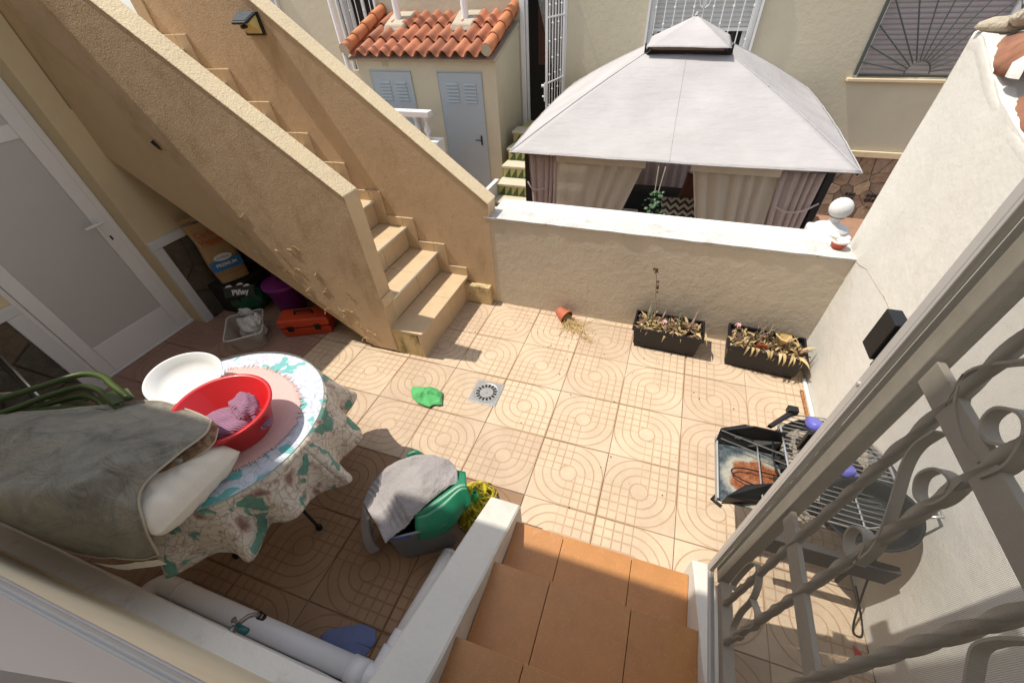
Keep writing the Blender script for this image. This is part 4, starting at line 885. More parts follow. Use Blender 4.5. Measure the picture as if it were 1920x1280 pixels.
for k in range(9): p = sp_[-1]; b.lathe([(.001, -.008), (.007, 0), (.001, .012)], 6, c=(p.x+random.uniform(-.018, .014), p.y+random.uniform(-.01, .01), p.z+random.uniform(-.02, .02)))
o = b.build('seed_pods', 'soil', p1)
p2, m2 = planter((1.690, .675), .50, .27, .19, R(-4.5), 'black planter of bleached curling aloes in the wall corner', [(-.35, .1, 12, 'g'), (.15, 0, 8, 's'), (.45, -.1, 8, 's'), (.7, -.3, 10, 's'), (-.5, -.5, 8, 's'), (.05, .3, 5, 'g')], 9, [(-.78, .78)])
for (u, a0) in ((-.45, -1.9), (-.3, -1.4), (-.22, -1.7), (-.05, -1.3), (-.38, -1.6), (.30, -1.7), (.36, -1.5), (.62, -1.9), (.58, -1.4), (.75, -1.3), (.1, -1.7)):
    b = MB(); leafmesh(b, m2 @ Vector((u*.25, -.09, .185)), a0, random.uniform(.11, .16), random.uniform(.016, .024), .9, random.uniform(3.2, 4.6), random.uniform(-.7, .7)); b.build('leaf', 'straw', p2, smooth=True)
b = MB(); b.lathe([(.001, 0), (.012, .01), (.05, .085), (.045, .09)], 9, c=(1.77, .665, .18), wob=lambda a, j: 1+.18*math.sin(a*3)); b.build('dried_rosette', 'straw', p2, smooth=False)
b = MB().box(-.035, .035, -.001, .001, 0, .06, m2 @ Matrix.Translation((-.04, -.07, .175)) @ Matrix.Rotation(.4, 4, 'X')); b.build('clay_shard', 'pot', p2)
# ---------------------------------------------------------------- tipped clay pot
tp = thing('tipped_flower_pot', 'small terracotta flower pot lying on its side by the low wall', 'flower pot', (.22, .77, 0))
mp = Matrix.Translation((.172, .805, .057)) @ Matrix.Rotation(R(-35), 4, 'Z') @ Matrix.Rotation(R(97), 4, 'Y')
MB().lathe([(.001, 0), (.037, 0), (.052, .075), (.059, .076), (.061, .102), (.055, .102), (.050, .076), (.035, .008), (.001, .008)], 28, mat=mp).build('pot', 'pot', tp, smooth=False, bevel=.001)
MB().lathe([(.001, .082), (.053, .080)], 14, mat=mp).build('soil', 'soil', tp)
random.seed(5); b = MB()
for k in range(110):
    q = mp @ Vector((random.uniform(-.03, .03), random.uniform(-.03, .03), .08)); a = -.62+random.gauss(0, .42); L_ = random.uniform(.05, .30)*(1 if abs(a+.62) < .5 else .5); p = q; pts = [q]
    for j in range(5):
        p = p+Vector((math.cos(a), math.sin(a), 0))*L_/5; p.z = max(.004, p.z*.55+random.uniform(-.004, .014)); a += random.gauss(0, .35); pts.append(p.copy())
    b.tube(pts, [.0016]*4+[.001, .0005], 4)
for k in range(130):
    u = random.random()**.8; q = Vector((.24+.26*u, .755-.20*u, 0))+Vector((random.gauss(0, .03*(1-u)+.012), random.gauss(0, .035*(1-u)+.012), random.uniform(.003, .03*(1-u)+.006))); leafmesh(b, q, random.uniform(0, 6.28), random.uniform(.01, .03), random.uniform(.003, .008), random.uniform(-.3, .8), 1.5, .5)
o = b.build('dried_plant', 'straw', tp); o['kind'] = 'stuff'
b = MB()
for k in range(70):
    x, y = random.choice([(random.gauss(.3, .2), random.gauss(.6, .12)), (random.uniform(-.6, 1.9), random.uniform(-.9, .8))]); s_ = random.uniform(.0025, .006); b.lathe([(.0005, 0), (s_, s_*.4), (.0005, s_*.8)], 5, c=(x, y, 0))
o = b.build('scattered_debris', 'soil'); tag(o, 'scattered dark crumbs and dry bits on the patio tiles', 'debris', kind='stuff')
# ---------------------------------------------------------------- floor drain, green and blue cloths
dn = thing('floor_drain', 'square steel floor drain with round slotted grate in the patio', 'drain', (-.088, -.165, 0))
DM = Matrix.Translation((-.088, -.165, 0)) @ Matrix.Rotation(R(1), 4, 'Z')
MB().box(-.1, .1, -.1, .1, .0008, .004, DM).build('plate', 'drain', dn, bevel=.002)
MB().lathe([(.001, .0045), (.080, .0045), (.084, .006), (.087, .006), (.089, .0042)], 48, mat=DM).build('grate', 'drain', dn)
b = MB()
for k in range(16):
    a = 2*math.pi*k/16; b.box(.047, .073, -.0075, .0075, .0046, .0056, DM @ Matrix.Rotation(a, 4, 'Z'))
b.build('slots', 'dark', dn)
MB().lathe([(.001, .008), (.006, .0075), (.007, .0046)], 12, mat=DM).build('screw', 'drain', dn)
def crumple(name, mat, poly, h, seed, label, cat, n=26, z0=.003, thick=.002):
    random.seed(seed); cx = sum(p[0] for p in poly)/len(poly); cy = sum(p[1] for p in poly)/len(poly); rows = []
    m_ = 60
    def edge(a):
        best = 0; d = (math.cos(a), math.sin(a))
        for i in range(len(poly)):
            p, q = poly[i], poly[(i+1) % len(poly)]; e = (q[0]-p[0], q[1]-p[1]); den = d[0]*e[1]-d[1]*e[0]
            if abs(den) < 1e-9: continue
            t_ = ((p[0]-cx)*e[1]-(p[1]-cy)*e[0])/den; u = ((p[0]-cx)*d[1]-(p[1]-cy)*d[0])/den
            if t_ > 0 and -1e-6 <= u <= 1+1e-6: best = max(best, t_)
        return best
    E2 = [edge(2*math.pi*k/m_) for k in range(m_)]
    for j in range(n+1):
        row = []
        for k in range(m_+1):
            a = 2*math.pi*k/m_; r_ = E2[k % m_]*j/n; x, y = cx+r_*math.cos(a), cy+r_*math.sin(a)
            zz = z0+h*max(0, .35+.9*noise.ridged_multi_fractal(Vector((x*7, y*7, seed)), .8, 2, 3, 1, 2)*.6-.3)*(1-.75*(j/n)**3)+h*.2*noise.noise(Vector((x*22, y*22, seed)))
            row.append((x, y, max(z0, zz)))
        rows.append(row)
    o = MB().grid(rows).build(name, mat, None, smooth=True, solid=thick); tag(o, label, cat); return o
crumple('cleaning_cloth', 'gcloth', [(-.60, -.30), (-.56, -.36), (-.50, -.395), (-.40, -.405), (-.385, -.375), (-.325, -.365), (-.36, -.30), (-.37, -.265), (-.43, -.235), (-.49, -.235), (-.55, -.265), (-.61, -.265)], .055, 3, 'bright green crumpled cleaning cloth on the sunlit tiles', 'cloth')
crumple('cleaning_cloth', 'bcloth', [(-.25, -1.70), (-.23, -1.665), (-.10, -1.60), (-.03, -1.60), (0, -1.64), (-.03, -1.73), (-.1, -1.75)], .012, 8, 'blue grey cloth on the floor beside the white drain pipe', 'cloth')
crumple('plastic_wrapper', 'reddec', [(1.93, -1.03), (1.96, -1.06), (1.965, -1.11), (1.93, -1.09)], .012, 8, 'small red and white wrapper at the foot of the right wall', 'wrapper', n=8)
# ---------------------------------------------------------------- drain pipes along the wall and parapet, and the tap
dp = thing('drain_pipe', 'white plastic drain pipe along the house wall and the step parapet', 'pipe', (-.4, -1.7, 0))
zc = .058
b = MB(); b.tube(smoothline([(-1.10, -1.84, zc), (-1.10, -1.795, zc), (-1.075, -1.762, zc), (-1.03, -1.756, zc), (-.95, -1.756, zc)], 16)+[Vector((.02, -1.752, zc))], .045, 24); b.build('wall_pipe', 'pvc', dp, smooth=True)
b = MB(); b.tube([(-.03, -1.752, zc), (.05, -1.752, zc)], .050, 24); b.tube(smoothline([(.04, -1.752, zc), (.085, -1.745, zc), (.10, -1.71, zc), (.105, -1.64, zc)], 10), .047, 24); b.build('elbow', 'pvc', dp, smooth=True)
b = MB(); b.tube([(.105, -1.66, zc-.003), (.155, -1.27, .05), (.158, -1.22, .05)], .038, 24); b.build('side_pipe', 'pvc', dp, smooth=True)
MB().tube([(.146, -1.36, .05), (.157, -1.255, .05)], .0405, 24).build('coupling', 'pvc', dp); MB().lathe([(.0405, -.002), (.034, .012), (.015, .022), (.001, .025)], 24, mat=Matrix.Translation((.158, -1.225, .05)) @ Matrix.Rotation(R(-90), 4, 'X')).build('end_cap', 'pvc', dp, smooth=True); MB().tube([(.106, -1.64, zc-.002), (.112, -1.58, zc-.004)], .041, 24).build('coupling', 'pvc', dp)
b = MB(); b.tube([(-.965, -1.756, zc), (-.955, -1.756, zc)], .0475, 24); b.build('collar', 'pvc', dp, smooth=True)
tpn = thing('garden_tap', 'small garden tap with teal lever sticking out of the white plinth', 'tap', (-.40, -1.80, .33))
b = MB(); zt_ = .35; b.tube([(-.405, -1.81, zt_), (-.395, -1.785, zt_)], .014, 10); b.tube([(-.397, -1.79, zt_), (-.388, -1.765, zt_+.004), (-.379, -1.742, zt_), (-.371, -1.728, zt_-.02), (-.369, -1.725, zt_-.05)], .0085, 10); b.build('tap_body', 'brass', tpn, smooth=True)
b = MB(); b.tube([(-.369, -1.725, zt_-.045), (-.369, -1.725, zt_-.075)], [.014, .012], 12, cap=False); b.build('spout_ring', 'black', tpn)
b = MB(); b.tube([(-.405, -1.77, zt_+.004), (-.418, -1.768, zt_+.004)], .006, 8); b.tube([(-.422, -1.768, zt_+.004), (-.418, -1.768, zt_+.004)], .011, 8); b.build('packing_nut', 'brass', tpn)
b = MB(); b.tube([(-.385, -1.775, zt_+.014), (-.362, -1.782, zt_+.02), (-.330, -1.782, zt_+.02), (-.325, -1.782, zt_+.018)], [.008, .012, .012, .006], 10); b.build('lever', 'teal', tpn, smooth=True)
# ---------------------------------------------------------------- bucket, towel, mop
bk = thing('mop_bucket', 'rectangular grey mop bucket with green wringer half covered by a towel', 'bucket', (-.04, -1.17, 0))
BC = [Vector((-.075, -1.325, 0)), Vector((.185, -1.165, 0)), Vector((.02, -.985, 0)), Vector((-.265, -1.15, 0))]; cB = sum(BC, Vector())/4
def bring(s_, z, n=6, rad=.22):
    out = []
    C4 = [cB+(p-cB)*s_ for p in BC]
    for i in range(4):
        p0, p1, p2 = C4[i-1], C4[i], C4[(i+1) % 4]; a = p1.lerp(p0, rad); c_ = p1.lerp(p2, rad)
        for k in range(n+1): t_ = k/n; q = a*(1-t_)**2+p1*2*t_*(1-t_)+c_*t_**2; out.append((q.x, q.y, z))
    return out
RR = [bring(.90, 0), bring(.92, .02), bring(.97, .262), bring(1.03, .266), bring(1.03, .285), bring(.96, .285), bring(.76, .02)]
n_ = len(RR[0]); b = MB(); b.add([v for r_ in RR for v in r_], [(i*n_+k, i*n_+(k+1) % n_, (i+1)*n_+(k+1) % n_, (i+1)*n_+k) for i in range(6) for k in range(n_)]+[tuple(range(n_-1, -1, -1))]); b.build('bucket_body', 'bucketm', bk, smooth=True)
b = MB(); q_ = [Vector((p[0], p[1], .276)) for p in bring(1.037, .276)]; b.tube(q_[2:7]+[q_[6].lerp(q_[7], .15), q_[6].lerp(q_[7], .3)], .004, 6); b.build('rim_line', 'bluet', bk)
gr = [(.005, -1.232, .285), (.075, -1.238, .23), (.172, -1.148, .235), (.185, -1.06, .275), (.215, -1.035, .335), (.150, -.985, .345), (.02, -1.08, .32)]
rows = [[(.020, -1.195, .315), (.07, -1.17, .325), (.12, -1.10, .335), (.17, -1.03, .355), (.205, -1.02, .365)],
        [(.040, -1.240, .290), (.095, -1.225, .290), (.16, -1.165, .292), (.198, -1.065, .305), (.228, -1.045, .325)],
        [(.055, -1.262, .245), (.11, -1.238, .238), (.172, -1.178, .238), (.20, -1.09, .255), (.235, -1.06, .30)]]
MB().grid(patch(rows, 14, 8)).build('wringer', 'green', bk, smooth=True, solid=.004, off=0)
MB().grid(patch([[(.0, -1.205, .315), (.07, -1.17, .325), (.12, -1.10, .335), (.17, -1.03, .355), (.205, -1.02, .365)], [(-.1, -1.10, .30), (-.04, -1.05, .30), (.03, -1.0, .31), (.10, -.94, .33), (.16, -.94, .35)]], 10, 4)).build('wringer_top', 'green', bk, smooth=True, solid=.004, off=0)
MB().tube(smoothline([(-.09, -.925, .33), (-.12, -.915, .36), (-.16, -.94, .35)], 8), .012, 8).build('wringer_lip', 'green', bk, smooth=True)
tw_ = [[(-.262, -1.215, .235), (-.29, -1.14, .21), (-.27, -1.04, .24), (-.20, -.965, .27), (-.10, -.915, .30), (-.0, -.90, .28)],
       [(-.258, -1.205, .300), (-.262, -1.13, .315), (-.235, -1.04, .335), (-.17, -.97, .352), (-.07, -.915, .368), (.04, -.905, .35)],
       [(-.19, -1.245, .304), (-.18, -1.16, .328), (-.145, -1.075, .345), (-.09, -.995, .36), (-.01, -.925, .372), (.085, -.918, .35)],
       [(-.115, -1.29, .303), (-.09, -1.205, .328), (-.055, -1.12, .35), (-.0, -1.03, .368), (.055, -.97, .372), (.12, -.948, .350)],
       [(-.068, -1.325, .300), (-.03, -1.245, .315), (.008, -1.165, .330), (.055, -1.085, .345), (.10, -1.02, .355), (.14, -.985, .345)],
       [(-.055, -1.335, .292), (-.012, -1.262, .300), (.025, -1.185, .318), (.07, -1.10, .332), (.115, -1.035, .342), (.150, -1.0, .335)]]
rows = patch(tw_, 70, 60, .010, 6)
for j, r_ in enumerate(rows):
    for i, p in enumerate(r_):
        if 8 < i < 22: p.z += .005*math.sin(i*1.55)
        p.z += .003*noise.noise(p*70)+.012*noise.fractal(p*8, 1, 2, 3)+.006*(1-abs(noise.noise(Vector((p.x*9, p.y*5, 2)))))**6
tw = MB().grid(rows).build('towel', 'towel', None, smooth=True, solid=.010); tag(tw, 'grey terry towel draped over the mop bucket', 'towel')
rows = patch([[(-.275, -1.15, .27), (-.26, -1.21, .28), (-.20, -1.265, .285)], [(-.315, -1.18, .19), (-.27, -1.27, .18), (-.205, -1.295, .20)], [(-.30, -1.21, .11), (-.26, -1.315, .09), (-.185, -1.32, .13)], [(-.275, -1.235, .06), (-.235, -1.335, .04), (-.165, -1.325, .09)]], 16, 16, .008, 9)
MB().grid(rows).build('hanging_end', 'towel', tw, smooth=True, solid=.014)
mo_ = thing('floor_mop', 'yellow stringy mop head with green socket on the floor by the bucket', 'mop', (.22, -.93, 0))
random.seed(2)
for k in range(105):
    a = random.uniform(0, 6.28); L_ = random.uniform(.07, .135); z = .085; b = MB(); r0_ = .015
    c0 = Vector((.172, -.945, 0)); pts = []
    bend = random.gauss(0, 1.1); lift = random.uniform(-.01, .06)
    for j in range(7):
        t_ = j/6; an = a+bend*t_*t_; rr_ = r0_+L_*t_; pts.append(c0+Vector((rr_*math.cos(an)*.80, rr_*math.sin(an)*1.05, max(.006, .085+lift*math.sin(t_*3.1)-.080*t_**1.6+random.uniform(-.008, .012)))))
    d = (pts[-1]-pts[0]); sd = Vector((-d.y, d.x, 0)).normalized()*random.uniform(.0045, .008)
    b.grid([[p-sd, p+Vector((0, 0, .003)), p+sd] for p in smoothline(pts, 9)]); b.build('strand', 'mop', mo_, smooth=True)
MB().lathe([(.030, 0), (.030, .02), (.017, .03), (.014, .075), (.011, .075), (.010, .02)], 16, c=(.180, -.94, .085)).build('socket', 'greenl', mo_, smooth=True)
# ---------------------------------------------------------------- round table
TC = Vector((-.849, -1.201, 0)); TR = .435; TZ = .70
tb = thing('round_table', 'round garden table with thin black legs under a floral cloth', 'table', (TC.x, TC.y, 0))
MB().lathe([(.001, .672), (.425, .672), (.43, .680), (.425, .692), (.001, .692)], 48, c=(TC.x, TC.y, 0)).build('tabletop', 'metalw', tb)
for (fx, fy) in ((-.575, -1.30), (-.887, -1.545), (-1.25, -1.30), (-.85, -.95)):
    top = Vector((TC.x+(fx-TC.x)*.25, TC.y+(fy-TC.y)*.25, .67)); MB().tube([top, (fx, fy, .012)], .008, 8).build('leg', 'black', tb); MB().lathe([(.001, 0), (.015, 0), (.015, .022), (.001, .024)], 10, c=(fx, fy, 0)).build('foot', 'black', tb)
MB().tube([(-.72, -1.27, .38), (-.86, -1.38, .36), (-1.05, -1.25, .38)], .006, 6).build('brace', 'black', tb)
cb = MB(); rows = []; NN = 240
def hemdrop(a): return .235+.03*math.sin(a*5+.6)+.02*math.sin(a*9+2)
for j in range(27):
    row = []
    for k in range(NN+1):
        a = 2*math.pi*k/NN
        if j <= 8: r_ = TR*j/8; z = TZ+.0012*noise.noise(Vector((r_*8*math.cos(a), r_*8*math.sin(a), 0)))
        else:
            v = (j-8)/18; wv_ = math.sin(a*13+1.2*math.sin(a*2+.5)+.5)*.75+math.sin(a*21+2*math.sin(a))*.25
            r_ = TR+.006+v**.85*(.058+.062*wv_*(.25+.75*v))+.004*math.sin(a*31)*v; z = TZ-.004-hemdrop(a)*v-.02*(1-wv_)*v*v+.004*(1-math.cos(v*3))
        row.append((TC.x+r_*math.cos(a), TC.y+r_*math.sin(a), z))
    rows.append(row)
cl = MB().grid(rows[8:]).build('tablecloth', 'cloth', None, smooth=True, solid=.0015); tag(cl, 'white floral tablecloth with green leaves hanging in folds round the table', 'tablecloth')
MB().grid(rows[:9]).build('cloth_top', 'clothtop', cl, smooth=True)
tg = MB().lathe([(.438, .7035), (.4425, .706), (.440, .709), (.001, .709)], 96, c=(TC.x, TC.y, 0))
tg = MB().lathe([(.436, .7030), (.4395, .7045), (.4395, .7070), (.436, .7080)], 96, c=(TC.x, TC.y, 0)).build('glass_rim', 'glassrim', cl, smooth=True)
random.seed(12); b = MB(); cpt = [(TC.x+.005, TC.y-.0, .7085)]; ring = []; m_ = 420
for k in range(m_):
    a = 2*math.pi*k/m_; base = .330+.015*math.sin(a*3+1)+(.032*random.random()**1.5 if k % 2 else -.010*random.random()); ring.append((TC.x+.005+base*math.cos(a), TC.y+base*math.sin(a)*.98, .7055))
inn = [(TC.x+.005+.305*math.cos(2*math.pi*k/m_), TC.y+.305*math.sin(2*math.pi*k/m_), .708) for k in range(m_)]
b.add(cpt+inn+ring, [(0, 1+k, 1+(k+1) % m_) for k in range(m_)]+[(1+k, 1+m_+k, 1+m_+(k+1) % m_, 1+(k+1) % m_) for k in range(m_)])
mt = b.build('fringed_mat', 'pink', None); tag(mt, 'round pink fringed mat in the middle of the table', 'mat')
# basins and laundry
bs_ = thing('red_basin', 'red plastic wash basin on the pink mat', 'basin', (-.715, -1.215, .71))
bm4 = Matrix.Translation((-.715, -1.215, .712)) @ Matrix.Rotation(R(3), 4, 'Y')
MB().lathe([(.001, 0), (.125, 0), (.135, .008), (.172, .135), (.184, .137), (.186, .145), (.182, .149), (.168, .147), (.131, .014), (.001, .008)], 64, mat=bm4).build('basin', 'red', bs_, smooth=True)
def lump(name, mat, c, s_, rot, seed, label=None, cat=None, parent=None, amp=.25):
    bmx = bmesh.new(); bmesh.ops.create_icosphere(bmx, subdivisions=4, radius=1); mm = Matrix.Rotation(rot, 4, 'Z')
    vs = []
    for v in bmx.verts:
        q = v.co.copy(); q *= 1+amp*noise.fractal(q*1.6+Vector((seed, 0, 0)), 1, 2, 3); q = mm @ Vector((q.x*s_[0], q.y*s_[1], q.z*s_[2])); vs.append(Vector(c)+q)
    fs = [tuple(v.index for v in f_.verts) for f_ in bmx.faces]; bmx.free(); o = MB().add(vs, fs).build(name, mat, parent, smooth=True)
    if label: tag(o, label, cat)
    return o
ld = lump('mauve_laundry', 'knit', (-.700, -1.245, .775), (.150, .085, .050), .5, 2, 'mauve striped knitted laundry lying in the red basin', 'laundry')
lump('sleeve', 'knit', (-.665, -1.160, .805), (.090, .052, .050), -.5, 5, parent=ld)
lump('lace_edge', 'pink', (-.61, -1.17, .80), (.02, .03, .014), 0, 6, parent=ld)
wl = thing('white_basin', 'shallow white plastic basin propped up behind the red one', 'basin', (-1.08, -1.06, .71))
wm = Matrix.Translation((-1.11, -1.085, .745)) @ Matrix.Scale(.88, 4) @ Matrix.Rotation(R(28), 4, 'Z') @ Matrix.Rotation(R(16), 4, 'X')
MB().lathe([(.001, .012), (.11, .010), (.135, .030), (.168, .062), (.176, .064), (.177, .060), (.168, .054), (.14, .022), (.115, .0), (.001, .002)], 56, mat=wm, sx=1.08, sy=.86, wob=lambda a, j: 1-(.03 if (j in (3, 4, 5, 6) and .3 < a < .42) else 0)).build('basin', 'plw', wl, smooth=True)
MB().box(.165, .20, -.02, .02, .052, .062, wm).build('handle', 'plw', wl, bevel=.004)
pmx_ = Matrix.Translation((-.722, -1.505, .785)) @ Matrix.Rotation(R(4), 4, 'Z') @ Matrix.Rotation(R(-4), 4, 'X'); b = MB()
for s_ in (1, -1):
    rows = []
    for j in range(49):
        v = -1+2*j/48; row = []
        for i in range(49):
            u = -1+2*i/48; h = ((1-u**6)*(1-v**6))**.5*(.72+.28*(1-u*u)*(1-v*v)); rd = 1-.055*(v*v)*(1-abs(u))-.0*u
            cor = abs(u*v)**2; x_ = u*.185*(1-.10*v*v+.08*cor); y_ = v*.172*(1-.06*u*u+.05*cor)
            an = math.atan2(v, u); rr_ = math.hypot(u, v)
            wr = .007*math.sin(an*17+3*noise.noise(Vector((u*2, v*2, 1))))*max(0, rr_-.45)*h+.012*noise.fractal(Vector((u*2.2, v*2.2, s_+4)), 1, 2, 3)*h
            row.append(pmx_ @ Vector((x_, y_, s_*.10*h+wr)))
        rows.append(row)
    b.grid(rows)
pi = b.build('pillow', 'pillow', None, smooth=True); tag(pi, 'plump white pillow tucked under the grey cover at the table edge', 'pillow')
# grey suede-like cover thrown over the chairs and the table edge
dc = [[(-2.30, -1.62, .80), (-1.62, -1.53, .86), (-1.30, -1.42, .87), (-1.06, -1.265, .845), (-.86, -1.255, .86), (-.655, -1.285, .885)],
      [(-2.05, -1.68, .90), (-1.45, -1.60, .95), (-1.12, -1.515, .975), (-.90, -1.41, .955), (-.72, -1.385, .945), (-.60, -1.352, .905)],
      [(-1.85, -1.73, .93), (-1.20, -1.70, .97), (-.93, -1.62, 1.0), (-.76, -1.535, .985), (-.665, -1.485, .95), (-.605, -1.46, .915)],
      [(-1.62, -1.76, .92), (-1.05, -1.755, .965), (-.82, -1.705, .985), (-.70, -1.645, .965), (-.655, -1.595, .935), (-.615, -1.58, .90)],
      [(-1.55, -1.78, .82), (-1.02, -1.785, .86), (-.82, -1.765, .87), (-.70, -1.725, .85), (-.62, -1.68, .84), (-.565, -1.655, .83)],
      [(-1.50, -1.775, .70), (-1.0, -1.785, .72), (-.84, -1.775, .70), (-.72, -1.75, .69), (-.63, -1.725, .68), (-.57, -1.70, .70)]]
rows = patch(dc, 100, 70)
for j, r_ in enumerate(rows):
    for i, p in enumerate(r_):
        u, v = i/100, j/70
        p.z += (1-u**8)*(.020*math.sin(9*v+5*u+2*noise.noise(p*3))*(1-u*.6)+.010*noise.fractal(p*5, 1, 2, 3)+.014*(1-abs(noise.noise(Vector((p.x*3.5+p.y*2, p.y*7-p.x*3, 3)))))**7-.01)
cv = MB().grid(rows).build('grey_cover', 'suede', None, smooth=True, solid=.004); tag(cv, 'grey brown suede cover thrown over chairs and the table edge', 'cover')
edge = [rows[j][-1]+Vector((.002, 0, 0)) for j in range(len(rows))]; MB().tube(edge, .004, 6).build('piping', 'piping', cv, smooth=True)
MB().tube([p+Vector((0, 0, .001)) for p in rows[0]][::2], .003, 6).build('piping', 'piping', cv, smooth=True)
MB().tube([p+Vector((0, -.002, 0)) for p in rows[-1]][::2], .003, 6).build('piping', 'piping', cv, smooth=True)
# folded back corner with patterned lining
fl = patch([[(-.645, -1.287, .884), (-.628, -1.335, .892), (-.620, -1.43, .892), (-.645, -1.53, .88)], [(-.632, -1.290, .872), (-.600, -1.345, .874), (-.602, -1.42, .878), (-.632, -1.50, .874)], [(-.628, -1.296, .860), (-.588, -1.352, .858), (-.592, -1.41, .862), (-.622, -1.47, .866)]], 16, 8)
MB().grid(fl).build('lining', 'camo', cv, smooth=True, solid=.003)
MB().tube([fl[-1][i] for i in range(17)], .003, 6).build('piping', 'piping', cv, smooth=True)
MB().tube([(-.68, -1.475, .893), (-.60, -1.455, .890)], [.010, .009], 10).build('rolled_edge', 'suede', cv, smooth=True)
MB().grid(patch([[(-.80, -1.785, .665), (-.72, -1.765, .66), (-.575, -1.71, .68)], [(-.76, -1.78, .645), (-.70, -1.765, .63), (-.56, -1.71, .65)]], 40, 4, .006, 20)).build('fleece_edge', 'pillow', cv, smooth=True)
# ---------------------------------------------------------------- stacked green chairs
arcs = [[(-1.72, -1.60, .9), (-1.569, -1.461, .9), (-1.486, -1.368, .9), (-1.398, -1.269, .9), (-1.297, -1.249, .9), (-1.176, -1.276, .9), (-1.062, -1.302, .895)], [(-1.70, -1.64, .87), (-1.535, -1.503, .87), (-1.452, -1.382, .87), (-1.375, -1.307, .87), (-1.291, -1.297, .87), (-1.199, -1.316, .87), (-1.10, -1.34, .86)],
        [(-1.70, -1.66, .84), (-1.536, -1.526, .84), (-1.469, -1.415, .84), (-1.373, -1.331, .84), (-1.28, -1.325, .84), (-1.2, -1.345, .84), (-1.11, -1.37, .83)], [(-1.70, -1.68, .81), (-1.547, -1.545, .81), (-1.48, -1.452, .81), (-1.396, -1.361, .81), (-1.32, -1.35, .81), (-1.24, -1.365, .81), (-1.13, -1.39, .80)]]
for k, a_ in enumerate(arcs):
    nm = ('topmost', 'second from the top', 'third from the top', 'lowest')[k]
    ch = thing('garden_chair', 'olive green tube garden chair, %s of the stack by the table' % nm, 'chair', (-1.4, -1.5, 0), 'stacked olive green garden chairs')
    MB().tube(smoothline(a_, 40), .013, 10).build('back_frame', 'chair', ch, smooth=True)
    z = a_[0][2]
    for (lx, ly) in ((-1.66, -1.66), (-1.10, -1.34)): MB().tube([(lx, ly, z-.02), (lx+(.02 if lx < -1.3 else -.03), ly, .30), (lx, ly+.01, .012+.02*k)], .012, 8).build('leg', 'chair', ch, smooth=True)
    MB().grid(patch([[(-1.66, -1.64, z-.02), (-1.38, -1.42, z-.03), (-1.12, -1.36, z-.03)], [(-1.72, -1.74, z-.36), (-1.42, -1.6, z-.38), (-1.1, -1.5, z-.36)]], 8, 4)).build('sling', 'chairf', ch, smooth=True, solid=.003)
    if k == 0: MB().prism('z', [(-1.20, -1.31), (-1.13, -1.262), (-1.05, -1.29), (-1.10, -1.345)], .885, .893).build('corner_patch', 'chairf', ch, bevel=.002)
# folded airer with dark tubes at far left
ar = thing('folding_airer', 'black and chrome folding clothes airer at the left edge', 'clothes airer', (-2.1, -1.35, 0))
for a_, c_, m_, rr_ in (((-2.62, -1.18, .6), (-1.66, -1.40, .6), 'black', .013), ((-2.60, -1.165, .612), (-2.0, -1.31, .612), 'chrome', .006), ((-2.4, -1.42, .6), (-2.08, -1.30, .605), 'chrome', .006), ((-1.90, -1.60, .6), (-1.85, -1.36, .6), 'chrome', .006), ((-1.66, -1.40, .6), (-1.72, -1.5, .01), 'black', .011), ((-2.5, -1.2, .6), (-2.55, -1.3, .01), 'black', .011)):
    MB().tube([a_, c_], rr_, 8).build('rail' if a_[2] > .59 and c_[2] > .59 else 'leg', m_, ar, smooth=True)
cr_ = crumple('newspapers', 'paper', [(-2.6, -1.6), (-2.0, -1.7), (-1.75, -1.55), (-1.8, -1.4), (-2.2, -1.22), (-2.6, -1.2)], .10, 5, 'crumpled pinkish papers under the clothes airer', 'papers', z0=.25)
MB().box(-2.55, -1.85, -1.6, -1.3, 0, .25).build('crate', 'paper', cr_)
# ---------------------------------------------------------------- things under the stairs
tbx = thing('toolbox', 'orange red plastic toolbox under the edge of the stairs', 'toolbox', (-1.74, .08, 0))
tm = Matrix.Translation((-1.763, .075, 0)) @ Matrix.Rotation(R(25), 4, 'Z')
def tap(b, x0, x1, y0, y1, z0, z1, ins): return b.add([tm @ Vector(q) for q in ((x0+ins, y0+ins, z0), (x1-ins, y0+ins, z0), (x1-ins, y1-ins, z0), (x0+ins, y1-ins, z0), (x0, y0, z1), (x1, y0, z1), (x1, y1, z1), (x0, y1, z1))], [(3, 2, 1, 0), (4, 5, 6, 7), (0, 1, 5, 4), (1, 2, 6, 5), (2, 3, 7, 6), (3, 0, 4, 7)])
tap(MB(), -.195, .195, -.085, .085, .0, .082, .012).build('box', 'tool', tbx, bevel=.006)
tap(MB(), -.196, .196, -.086, .086, .088, .165, -.0).build('lid', 'tool', tbx, bevel=.014, segs=3)
MB().box(-.190, .190, -.080, .080, .0825, .0878, tm).build('seal', 'black', tbx)
for xx in (-.11, .10): MB().box(xx-.022, xx+.022, -.096, -.086, .062, .112, tm).build('latch', 'black', tbx, bevel=.003)
MB().tube([tm @ Vector(q) for q in ((-.07, 0, .166), (-.065, 0, .195), (.065, 0, .195), (.07, 0, .166))], .009, 8).build('handle', 'black', tbx, smooth=True)
tu = thing('storage_tub', 'translucent plastic storage tub holding a carrier bag', 'tub', (-2.14, -.17, 0))
um = Matrix.Translation((-2.15, -.165, 0)) @ Matrix.Rotation(R(-47), 4, 'Z')
b = MB()
def rrect(x, y, z, c=.04):
    pts = []
    for (sx, sy, a0) in ((1, 1, 0), (-1, 1, 90), (-1, -1, 180), (1, -1, 270)):
        for k in range(5): a = R(a0+90*k/4); pts.append(um @ Vector((sx*(x-c)+c*math.cos(a), sy*(y-c)+c*math.sin(a), z)))
    return pts
